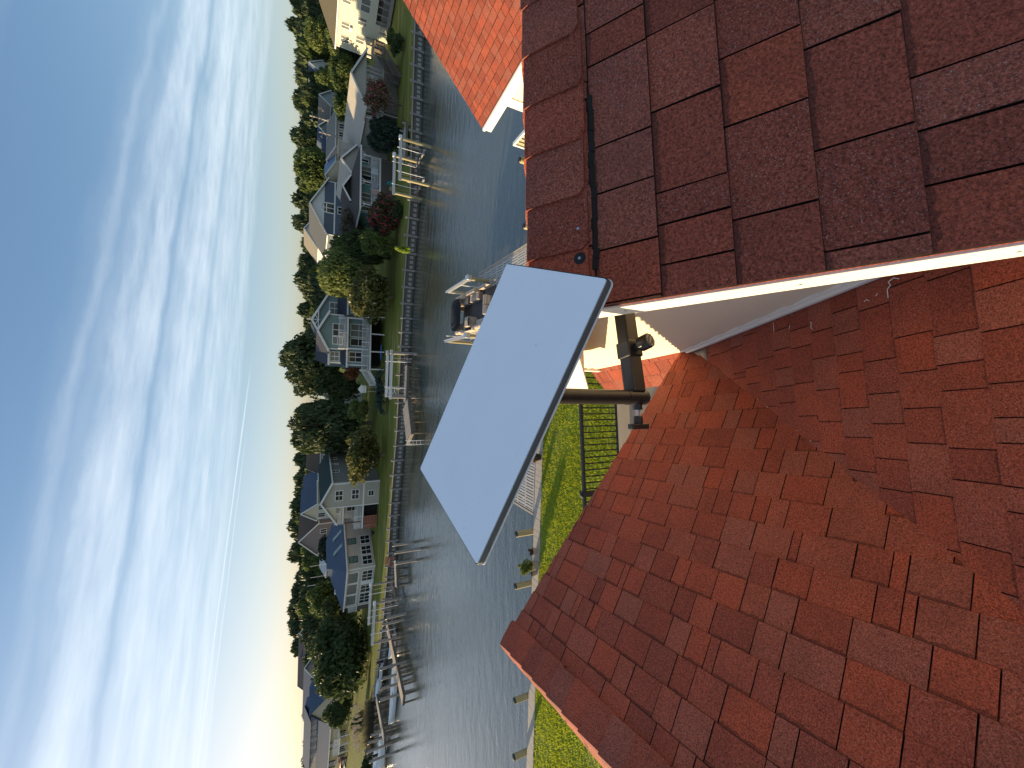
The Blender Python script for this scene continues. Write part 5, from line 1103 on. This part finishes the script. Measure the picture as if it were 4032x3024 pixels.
# ------------------------------------------------------------------ far shore: lifts, docks, boats, small things
boat_lift((26.0, 45.7, -.1), R(91), 3.6, 4.3, AY(1585, 552, 43.8).z + .1, 'empty boat lift with sunlit beams in front of the turquoise house', 'boat lifts', motor='gloss_white', r=.17, post='treated')
q = G(1642, 1392, -1.1); boat_lift((q.x, q.y + 1.5, -.1), R(88), 2.9, 5.2, AY(1547, 1450, q.y).z + .1, 'empty white boat lift in front of the sage house', 'boat lifts', beam='gloss_white', r=.15, post='grey_wood')
q = G(1570, 2310, -1.1); boat_lift((q.x + .3, q.y - 1.2, -.1), R(80), 3.6, 5.6, 2.3, 'tall boat lift with white motor covers in front of the beige house', 'boat lifts', motor='gloss_white', r=.13, post='grey_wood')
def wood_dock(name, label, a, b, w, z=.05, mat='grey_wood', n=None, posts=3, legs=.10, sk='dark_wood'):
    "planked platform from a to b (centre line), width w"
    a, b = Vector((*a, 0)), Vector((*b, 0)); d = b - a; L = d.length; t = thing(name, label, 'dock', (a.x, a.y, 0), math.atan2(d.y, d.x))
    n = n or min(60, int(L / .3)); pm_ = MB().box((0, -w / 2, z - .05), (L / n - .018, w / 2, z)).mesh('plank', M[mat])
    for i in range(n): link('plank', pm_, t, loc=(L * i / n, rnd.uniform(-.02, .02), rnd.uniform(-.008, .008)))
    MB().box((0, -w / 2 - .05, z - .30), (L, -w / 2, z - .04)).box((0, w / 2, z - .30), (L, w / 2 + .05, z - .04)).box((0, -w / 2, z - .3), (.05, w / 2, z - .06)).box((L - .05, -w / 2, z - .3), (L, w / 2, z - .06)).build('side_beam', M[sk], t)
    for i in range(posts):
        for s in (-1, 1): x = .2 + (L - .4) * i / max(1, posts - 1); MB().cyl((x, s * (w / 2 - .05), -2.5), (x, s * (w / 2 - .05), z - .05), legs, None, 9).build('leg', M['dark_wood'], t)
    return t
a, b = G(1590, 1590), G(1602, 1715); wd = wood_dock('wooden_dock', 'weathered wooden platform dock jutting from the bank left of the sage house', (a.x, a.y - .9), (b.x - .3, b.y - 1.3), 2.6, .05, 'grey_wood', posts=4)
a, b = G(1598, 1440), G(1592, 1585); wood_dock('wooden_walkway', 'narrow wooden walkway along the far bulkhead beside the white boat lift', (a.x, a.y - .5), (b.x, b.y - .5), 1.1, .08, 'grey_wood', posts=4)
q = G(1612, 1740); ld = thing('swim_ladder', 'white swim ladder at the corner of the weathered platform dock', 'ladder', (q.x + .2, q.y - 2.0, .05)); 
for s in (-.22, .22): MB().tube([(s, 0, -1.2), (s, 0, .5), (s, .25, .75), (s, .5, .5), (s, .5, 0)], .035, 7).build('side_rail', M['gloss_white'], ld)
for z in (-.8, -.4, 0): MB().cyl((-.22, 0, z), (.22, 0, z), .03, None, 7).build('rung', M['gloss_white'], ld)
q = G(1576, 420); rp = thing('gangway', 'grey plank ramp leading from the grey house lawn to the far bulkhead', 'gangway', (27.3, 50.3, 0), R(8))
pm_ = MB().box((0, -.8, -.03), (.52, .8, .03)).mesh('plank', M['grey_wood'])
for i in range(9): link('plank', pm_, rp, loc=(i * .54 - .2, 0, .62 - i * .02))
MB().box((-.2, -.84, .3), (4.7, -.78, .55)).box((-.2, .78, .3), (4.7, .84, .55)).build('side_beam', M['dark_wood'], rp)
for x in (0, 2.2, 4.4):
    for s in (-.7, .7): MB().box((x - .06, s - .06, -.1), (x + .06, s + .06, .95)).build('ramp_post', M['grey_wood'], rp)
bh = G(1525, 1534, 0); mh = thing('martin_house', 'white roofed birdhouse on twin posts beside the palms', 'birdhouse', (bh.x, bh.y, 0))
for s in (-.32, .32): MB().box((s - .06, -.06, 0), (s + .06, .06, 3.0)).build('post', M['grey_wood'], mh)
MB().box((-.5, -.4, 3.0), (.5, .4, 3.55)).build('box', M['white'], mh); MB().prism([(-.62, -.5, 3.55), (.62, -.5, 3.55), (0, -.5, 4.05)], (0, 1, 0)).build('roof', M['white'], mh)
for x in (-.3, 0, .3): MB().cyl((x, -.41, 3.25), (x, -.39, 3.25), .07, None, 8).build('hole', M['dark_void'], mh)
q = G(1560, 1536, 0); sg = thing('garden_sign', 'small white framed board standing on the far lawn below the birdhouse', 'sign', (q.x, q.y - .5, 0)); MB().box((-.38, -.03, .35), (.38, .03, 1.15)).build('board', M['glass_teal'], sg)
for x in (-.4, .4): MB().box((x - .06, -.05, 0), (x + .06, .05, 1.25)).build('frame_post', M['white'], sg)
MB().box((-.46, -.05, 1.15), (.46, .05, 1.27)).box((-.46, -.05, .25), (.46, .05, .37)).build('frame_rail', M['white'], sg)
def chair(loc, rz, mat, label):
    t = thing('garden_chair', label, 'chair', loc, rz, 'slatted chairs in front of the turquoise house')
    for i in range(5): MB().box((-.3 + i * .122, .16, .34), (-.3 + i * .122 + .10, .22, 1.0 + .05 * (2 - abs(i - 2)))).build('back_slat', M[mat], t)
    for i in range(4): MB().box((-.3, -.38 + i * .14, .36 - .01 * i), (.3, -.26 + i * .14, .39 - .01 * i)).build('seat_slat', M[mat], t)
    for s in (-.36, .36): MB().box((s - .08, -.4, .56), (s + .08, .3, .60)).build('armrest', M[mat], t); MB().box((s - .04, -.38, 0), (s + .04, -.28, .56)).build('leg', M[mat], t); MB().box((s - .04, .2, 0), (s + .04, .3, .56)).build('leg', M[mat], t)
q = G(1552, 695); chair((q.x + .4, q.y + .8, 0), R(20), 'pink', 'pink slatted garden chair, the right one of three by the turquoise house'); q = G(1556, 722); chair((q.x, q.y + .5, 0), R(-20), 'teal', 'teal slatted garden chair between the pink and the yellow one'); q = G(1565, 738); chair((q.x - .4, q.y + .3, 0), R(-60), 'lemon', 'pale yellow slatted garden chair left of the teal one')
# left hand docks and boats
def skiff(loc, rz, L, w, h, mat, label, inner=None, name='skiff'):
    t = thing(name, label, 'boat', loc, rz); R_ = []
    for u, k, lift in ((0, .86, 0), (.08, .93, 0), (.5, 1, 0), (.8, .72, .06), (.94, .3, .16), (1, .03, .24)):
        x = u * L; ww = w / 2 * k; R_.append([(x, -ww, h + lift), (x, -ww * .85, h * .35 + lift * .6), (x, -ww * .25, lift * .5), (x, ww * .25, lift * .5), (x, ww * .85, h * .35 + lift * .6), (x, ww, h + lift), (x, ww * .9, h + lift), (x, ww * .7, h * .5 + lift), (x, -ww * .7, h * .5 + lift), (x, -ww * .9, h + lift)])
    MB().loft(R_).build('hull', M[mat], t, smooth=True)
    for u in (.25, .55): MB().box((u * L - .15, -w * .40, h * .72), (u * L + .15, w * .40, h * .80)).build('thwart', M[inner or mat], t)
    MB().box((-.28, -.16, .1), (.02, .16, h + .35)).build('outboard_motor', M['black_metal'], t, bevel=.04)
    return t
def lpost(x, y, top, label, lean=0): return piling(x, y, top, label, .15, 'piling', 'dark mooring pilings along the left far shore', 'grey_wood')
k = 0
for xn, yn, xt, lb in ((1628, 2135, 1548, 'left of the greige house lawn end'), (1655, 2160, 1556, 'beside the brick coloured bench'), (1640, 2205, 1560, 'right of the tall white motored lift'), (1600, 2415, 1520, 'just left of the tall lift'), (1590, 2440, 1508, 'second left of the tall lift'), (1560, 2470, 1500, 'right of the moored skiff'), (1562, 2508, 1490, 'behind the moored skiff'),
                       (1600, 2605, 1500, 'at the bow of the tan decked boat'), (1600, 2645, 1505, 'at the middle of the tan decked boat'), (1590, 2685, 1500, 'at the stern of the tan decked boat'), (1598, 2725, 1495, 'left of the tan decked boat'),
                       (1540, 2868, 1460, 'by the pampas grass'), (1535, 2895, 1450, 'left of the pampas grass'), (1545, 2925, 1430, 'below the red kayak'), (1560, 2960, 1420, 'nearly at the left edge')):
    p = G(xn, yn, -1.1); tp_ = AY(xt, yn, p.y).z; lpost(p.x, p.y, min(2.2, max(.5, tp_)), 'dark weathered mooring piling ' + lb)
q = G(1545, 2190, .05); e = G(1548, 2290, .05); wood_dock('bank_dock', 'pale planked dock with ramp along the bank in front of the beige house', (q.x, q.y - 1.4), (e.x, e.y - 1.6), 1.1, .02, 'pale_plank', posts=4)
q = G(1515, 2440, .05); e = G(1560, 2600, .05); wood_dock('tan_dock', 'long narrow tan planked dock along the bank below the big dark tree', (q.x, q.y - 1.2), (e.x - 2, e.y - 4.0), 1.3, .05, 'tan_plank', n=60, posts=6)
q = G(1480, 2720, .05); e = G(1510, 2880, .05); wood_dock('pale_dock', 'long pale dock on posts in front of the pampas grass', (q.x, q.y - 1.5), (e.x, e.y - 1.5), 1.2, .25, 'pale_plank', n=50, posts=6)
q = G(1560, 2480, -1.1); skiff((q.x, q.y - .3, -1.25), R(165), 4.4, 1.6, .75, 'gloss_white', 'white skiff moored stern first at the tan dock below the dark tree')
q = G(1565, 2610, -1.1); skiff((q.x, q.y - .5, -1.2), R(172), 8.5, 1.8, .7, 'gloss_white', 'long white hulled boat with flat tan deck moored between dark pilings', 'tan_plank')
q = G(1522, 2690, -1.1); skiff((q.x + 3, q.y + .5, -.7), R(168), 6.0, 1.8, .7, 'gloss_white', 'white boat raised beside the dock behind the tan decked boat')
q = G(1525, 2900, -1.1); skiff((q.x, q.y, -1.0), R(175), 5.0, 2.0, .9, 'gloss_white', 'small white boat moored below the pampas grass')
q = G(1515, 2965, -1.1); skiff((q.x, q.y, -.6), R(170), 5.5, 2.0, .9, 'gloss_white', 'white boat on the lift at the left edge near the yellow house')
q = G(1545, 2190, 0); bn = thing('bench', 'brick red slatted bench on the pale dock in front of the beige house', 'bench', (q.x - .4, q.y - .6, .05), R(-20))
for i in range(4): MB().box((-.6, -.25 + i * .12, .42), (.6, -.16 + i * .12, .45)).build('seat_slat', M['brickred'], bn)
for i in range(3): MB().box((-.6, .24, .55 + i * .13), (.6, .28, .65 + i * .13)).build('back_slat', M['brickred'], bn)
for s in (-.52, .52): MB().box((s - .04, -.25, 0), (s + .04, .26, .42)).build('leg', M['brickred'], bn)
def pole(name, label, xt, xb, yc, Y, r, mat, arms=0):
    a, b = AY(xt, yc, Y), AY(xb, yc, Y); t = thing(name, label, 'pole', (b.x, Y, 0)); h = a.z
    MB().cyl((0, 0, -.2), (0, 0, h), r, r * .75, 9).build('shaft', M[mat], t, smooth=True)
    for i in range(arms): MB().beam((-.9, 0, h - .5 - i * .8), (.9, 0, h - .5 - i * .8), .1, .12).build('crossarm', M['grey_wood'], t); 
    if arms:
        for x in (-.75, 0, .75): MB().cyl((x, 0, h - .44), (x, 0, h - .2), .05, .03, 6).build('insulator', M['glass_pale'], t)
    return t
pole('utility_pole', 'pale utility pole rising above the roofs at upper right', 1218, 1330, 487, 92, .16, 'pale_plank', 1); pole('utility_pole', 'utility pole with transformer behind the pale roof annex', 1255, 1360, 548, 82, .15, 'grey_wood', 2)
pole('utility_pole', 'thin pale pole between the sage house and dark trees', 1280, 1350, 1475, 88, .09, 'pale_plank', 0); pole('utility_pole', 'slim pole with crossarm in front of the dark trees left of the birdhouse', 1230, 1345, 1556, 86, .09, 'pale_plank', 1)
for i, (xt, yc) in enumerate(((1220, 2218), (1222, 2262), (1212, 2292))): pole('flag_pole', ['right one of three thin white poles behind the beige house', 'middle one of three thin white poles behind the beige house', 'left one of three thin white poles behind the beige house'][i], xt, 1300, yc, 102, .06, 'gloss_white')

# ------------------------------------------------------------------ trees
T_ = px_tree
T_('magnolia_tree', 'round magnolia with pale flecks right of the sage house, in front of the taller tree', 1368, 1545, 1170, 128, 58.5, 'big', 'leaf_yellow', 1, .06)
T_('broadleaf_tree', 'tall yellow green tree behind the round magnolia right of the sage house', 1250, 1520, 1100, 108, 63, 'big', 'leaf_light', 2, .2)
T_('broadleaf_tree', 'dark green tree right of the tall yellow green one', 1318, 1552, 995, 70, 60.5, 'mid', 'leaf_dark', 3, .08)
T_('broadleaf_tree', 'small mid green tree low in front of the dark green tree by the lawn', 1420, 1560, 970, 62, 56, 'mid', 'leaf_mid', 1, .05)
T_('bare_shrub', 'sparse greyish tree in front of the blue grey house', 1325, 1450, 905, 84, 66, 'airy', 'leaf_grey', 1, .05)
T_('crape_myrtle', 'crape myrtle with deep pink flowers beside the turquoise house', 1445, 1580, 858, 78, 55.5, 'mid', 'leaf_pink', 2, .05)
T_('yucca', 'low spiky dark shrub below the pink crape myrtle', 1545, 1592, 835, 42, 53.5, 'bush', 'leaf_dark', 1, .0, cat='shrub')
q = G(1618, 985); t = thing('vine_stump', 'post smothered in bright green vine at the far water edge', 'vine', (q.x, q.y + .4, 0)); o = link('vine', crown('bush', 'leaf_vine', 2), t); o.scale = (.55, .7, 1.75); MB().cyl((0, 0, 0), (0, 0, 1.6), .12, .1, 8).build('stump', M['bark'], t)
T_('cypress_shrub', 'dense dark conifer between the grey annex and the turquoise house', 1425, 1596, 560, 72, 56, 'big', 'leaf_blue', 3, .03)
T_('cypress_shrub', 'small round green shrub at the foot of the dense dark conifer', 1552, 1582, 620, 30, 54, 'bush', 'leaf_mid', 3, .0, cat='shrub')
mt = T_('crape_myrtle', 'bare stemmed crape myrtle with faded pink flowers in front of the grey house porch', 1425, 1578, 415, 72, 54.5, 'airy', 'leaf_pinkbrown', 4, .22, tr=.6)
for i in range(9):
    a = i * .7; MB().tube([(.1 * math.cos(a), .1 * math.sin(a), 0), (.45 * math.cos(a), .45 * math.sin(a), .9), (1.2 * math.cos(a) * (.6 + .5 * (i % 3) / 2), 1.2 * math.sin(a), 2.3), (1.6 * math.cos(a), 1.6 * math.sin(a), 3.2)], .035, 6).build('stem', M['bark'], mt)
T_('garden_shrub', 'dark shrub below the wooden landing of the grey house', 1535, 1585, 190, 48, 55.5, 'bush', 'leaf_dark', 4, 0, cat='shrub'); T_('garden_shrub', 'loose green shrub at the foot of the sunlit cream house', 1520, 1575, 165, 38, 60, 'bush', 'leaf_mid', 5, 0, cat='shrub')
T_('broadleaf_tree', 'wide light green tree filling the gap behind the pale roof, nearest the ridge', 1290, 1420, 330, 82, 78, 'big', 'leaf_mid', 4, .05); T_('broadleaf_tree', 'light green tree behind the pale roof at the left end of the clump', 1310, 1420, 445, 62, 80, 'mid', 'leaf_mid', 2, .05); T_('broadleaf_tree', 'tall light green tree right of the tiny white cottage', 1272, 1420, 205, 62, 84, 'big', 'leaf_light', 5, .05); T_('broadleaf_tree', 'dark tree tucked beside the left end of the cream house', 1295, 1460, 225, 45, 80, 'mid', 'leaf_dark', 4, .05)
T_('broadleaf_tree', 'broad yellowish green tree under the upper right treeline', 1200, 1330, 165, 70, 108, 'big', 'leaf_light', 6, .05); T_('broadleaf_tree', 'green tree between the tiny white cottage and the pale blue house', 1240, 1340, 320, 48, 100, 'mid', 'leaf_mid', 5, .05)
T_('autumn_tree', 'red and orange tinted tree above the brown roof of the turquoise house', 1330, 1415, 672, 84, 74, 'mid', 'leaf_red', 3, .05)
T_('broadleaf_tree', 'yellow green tree right of the red tinted tree', 1330, 1400, 600, 34, 77, 'mid', 'leaf_light', 4, .05)
T_('broadleaf_tree', 'big olive green tree above the red tinted tree', 1160, 1320, 690, 92, 100, 'big', 'leaf_mid', 7, .08); T_('broadleaf_tree', 'dark olive tree left of the pale utility pole', 1170, 1300, 600, 60, 108, 'mid', 'leaf_dark', 6, .08)
T_('broadleaf_tree', 'green tree wall behind the grey sparse tree', 1290, 1420, 985, 62, 76, 'mid', 'leaf_mid', 6, .05)
T_('tall_tree', 'tallest dark tree standing above the skyline left of the sage house', 1102, 1360, 1440, 150, 84, 'big', 'leaf_forest', 8, .12); T_('broadleaf_tree', 'shaded tree below the tallest dark tree', 1250, 1420, 1520, 72, 78, 'mid', 'leaf_dark', 7, .05)
T_('broadleaf_tree', 'big rounded dark tree left of the birdhouse', 1145, 1460, 1665, 108, 76, 'big', 'leaf_forest', 9, .12); T_('broadleaf_tree', 'second big dark tree touching the greige house roof', 1150, 1400, 1735, 62, 80, 'mid', 'leaf_dark', 8, .1)
T_('magnolia_tree', 'olive green round tree with low trunk right of the greige house', 1345, 1508, 1790, 118, 61, 'big', 'leaf_yellow', 3, .10)
T_('broadleaf_tree', 'orange tinged bush beside the sage house stairs', 1350, 1420, 1470, 38, 72, 'mid', 'leaf_red', 6, .05); T_('broadleaf_tree', 'yellowing shrub below the dark trees left of the birdhouse', 1370, 1450, 1610, 55, 70, 'mid', 'leaf_light', 8, .03)
def palm(xn, yn, h, r, v, label, Y=None):
    b = G(xn, yn); t = thing('palm_shrub', label, 'palm', (b.x, b.y, 0)); rs = np.random.RandomState(v); V = []
    for i in range(46):
        a = rs.uniform(0, 6.283); e = rs.uniform(.1, 1.25); L = r * rs.uniform(.7, 1.1); P_ = []
        for s in range(5): u = s / 4; P_.append((math.cos(a) * L * u * math.cos(e), math.sin(a) * L * u * math.cos(e), h * .35 + math.sin(e) * L * u * .9 - .55 * L * u * u))
        for s in range(4):
            p, q_ = np.array(P_[s]), np.array(P_[s + 1]); sd = np.array([-math.sin(a), math.cos(a), 0]) * .26 * (1 - s / 5)
            for sg_ in (1, -1): V.append([p, p + sd * sg_ - [0, 0, .10], q_ + sd * sg_ * .6 - [0, 0, .14], q_])
    link('frond', leafmesh('fronds', np.array(V), M['leaf_blue']), t); MB().cyl((0, 0, 0), (0, 0, h * .4), .16, .12, 8).build('trunk', M['bark'], t)
palm(1530, 1500, 3.6, 2.2, 1, 'bushy palm nearest the sage house stairs'); palm(1528, 1545, 3.4, 2.2, 2, 'bushy palm behind the birdhouse'); palm(1525, 1585, 3.0, 2.0, 3, 'bushy palm left of the birdhouse')
T_('oak_tree', 'huge dark oak on the left shore right of the slate house', 1222, 1475, 2545, 165, 74, 'big', 'leaf_dark', 10, .10); T_('oak_tree', 'dark tree behind the huge oak at the skyline', 1172, 1400, 2440, 85, 96, 'big', 'leaf_forest', 11, .1)
T_('broadleaf_tree', 'olive tree above the slate roof of the beige house', 1205, 1330, 2345, 70, 92, 'mid', 'leaf_mid', 9, .08); T_('conifer_tree', 'dark tree in front of the brown gabled house', 1250, 1320, 2155, 52, 88, 'mid', 'leaf_blue', 10, .05); T_('broadleaf_tree', 'dark green tree low behind the beige house roof', 1262, 1345, 2395, 48, 84, 'mid', 'leaf_dark', 11, .05)
T_('round_tree', 'dense round dark tree in front of the slate house at left', 1275, 1400, 2775, 58, 86, 'big', 'leaf_dark', 12, .06); T_('garden_shrub', 'dark bush on the left lawn beside the pampas grass', 1432, 1480, 2800, 40, 68, 'bush', 'leaf_dark', 6, 0, cat='shrub'); T_('garden_shrub', 'green bush behind the pampas grass', 1385, 1440, 2840, 42, 73, 'bush', 'leaf_mid', 7, 0, cat='shrub'); T_('garden_shrub', 'dark bush at the far left edge of the left lawn', 1420, 1470, 3010, 40, 66, 'bush', 'leaf_dark', 8, 0, cat='shrub')
q = G(1470, 2845); pg = thing('pampas_grass', 'pampas grass clump with peach coloured plumes on the left shore', 'pampas grass', (q.x, q.y, 0)); rs = np.random.RandomState(4); V = []
for i in range(60):
    a, u = rs.uniform(0, 6.283), rs.uniform(0, 1); b0 = np.array([rs.uniform(-3, 3), rs.uniform(-.8, .8), 0]); tpz = rs.uniform(1.6, 2.6); top = b0 + [.5 * math.cos(a), .5 * math.sin(a), tpz]
    for k in range(8): c = top + [rs.normal(0, .05), rs.normal(0, .05), k * .09]; s = .13 * (1 - abs(k - 3.5) / 6); V.append([c + [-s, 0, 0], c + [0, -s, -.06], c + [s, 0, .05], c + [0, s, .16]])
link('plume', leafmesh('plumes', np.array(V), M['leaf_plume']), pg)
pts = np.stack([rs.uniform(-3.2, 3.2, 900), rs.uniform(-1, 1, 900), np.zeros(900)], 1); bl = blades('leaf_blades', pts, 1.6, .05, M['leaf_grey'], 2, .6); bl.parent = pg
# skyline of separate trees
prof = [(0, 1176), (60, 1150), (110, 1166), (190, 1146), (260, 1148), (330, 1152), (385, 1172), (430, 1166), (490, 1182), (560, 1160), (620, 1172), (690, 1160), (745, 1170), (800, 1162), (850, 1170), (905, 1170), (960, 1172), (1010, 1176), (1065, 1180), (1115, 1168), (1165, 1182), (1220, 1184), (1275, 1190), (1330, 1178), (1640, 1160), (1700, 1160), (1760, 1180), (1815, 1170), (1870, 1156), (1930, 1150), (1985, 1146), (2040, 1146), (2095, 1148), (2150, 1150), (2205, 1158), (2260, 1154), (2310, 1150), (2370, 1140), (2425, 1145), (2480, 1160), (2530, 1176), (2575, 1195)]
for i, (yc, xt) in enumerate(prof):
    T_('forest_tree', 'tree of the dark woodland skyline behind the far houses', xt + rnd.uniform(-5, 5), 1330, yc + rnd.uniform(-8, 8), rnd.uniform(72, 100), 128 + rnd.uniform(-8, 14), 'far', 'leaf_forest', i % 6, .08, 'woodland skyline trees', zb=0)
    T_('forest_tree', 'tree of the lower woodland row under the dark skyline', xt + rnd.uniform(26, 48), 1330, yc + 27 + rnd.uniform(-10, 10), rnd.uniform(62, 90), 117 + rnd.uniform(-4, 5), 'far', 'leaf_forest' if i % 3 else 'leaf_mid', (i + 3) % 6, .05, 'lower woodland row trees', zb=0)
for i, ((y0, x0), (y1, x1)) in enumerate(zip(prof, prof[1:])):
    if y1 - y0 < 90:
        T_('forest_tree', 'tree of the deepest woodland row seen in gaps of the skyline', (x0 + x1) / 2 + rnd.uniform(6, 16), 1330, (y0 + y1) / 2, rnd.uniform(60, 80), 142 + rnd.uniform(0, 6), 'far', 'leaf_forest', (i + 2) % 6, .04, 'deepest woodland row trees', zb=0)
for i, (xt, yc, hw, lb) in enumerate(((1182, 2772, 26, 'lone ragged pine crown above the slate house'), (1190, 2880, 24, 'thin treetop above the yellow house dormer'), (1185, 2955, 38, 'leafy treetop behind the yellow house roof'), (1205, 3010, 30, 'treetop at the far left edge behind the yellow house'))): T_('pine_tree', lb, xt, 1330, yc, hw, 118 + i * 2, 'airy', 'leaf_forest', 5 + i, .55, zb=0)
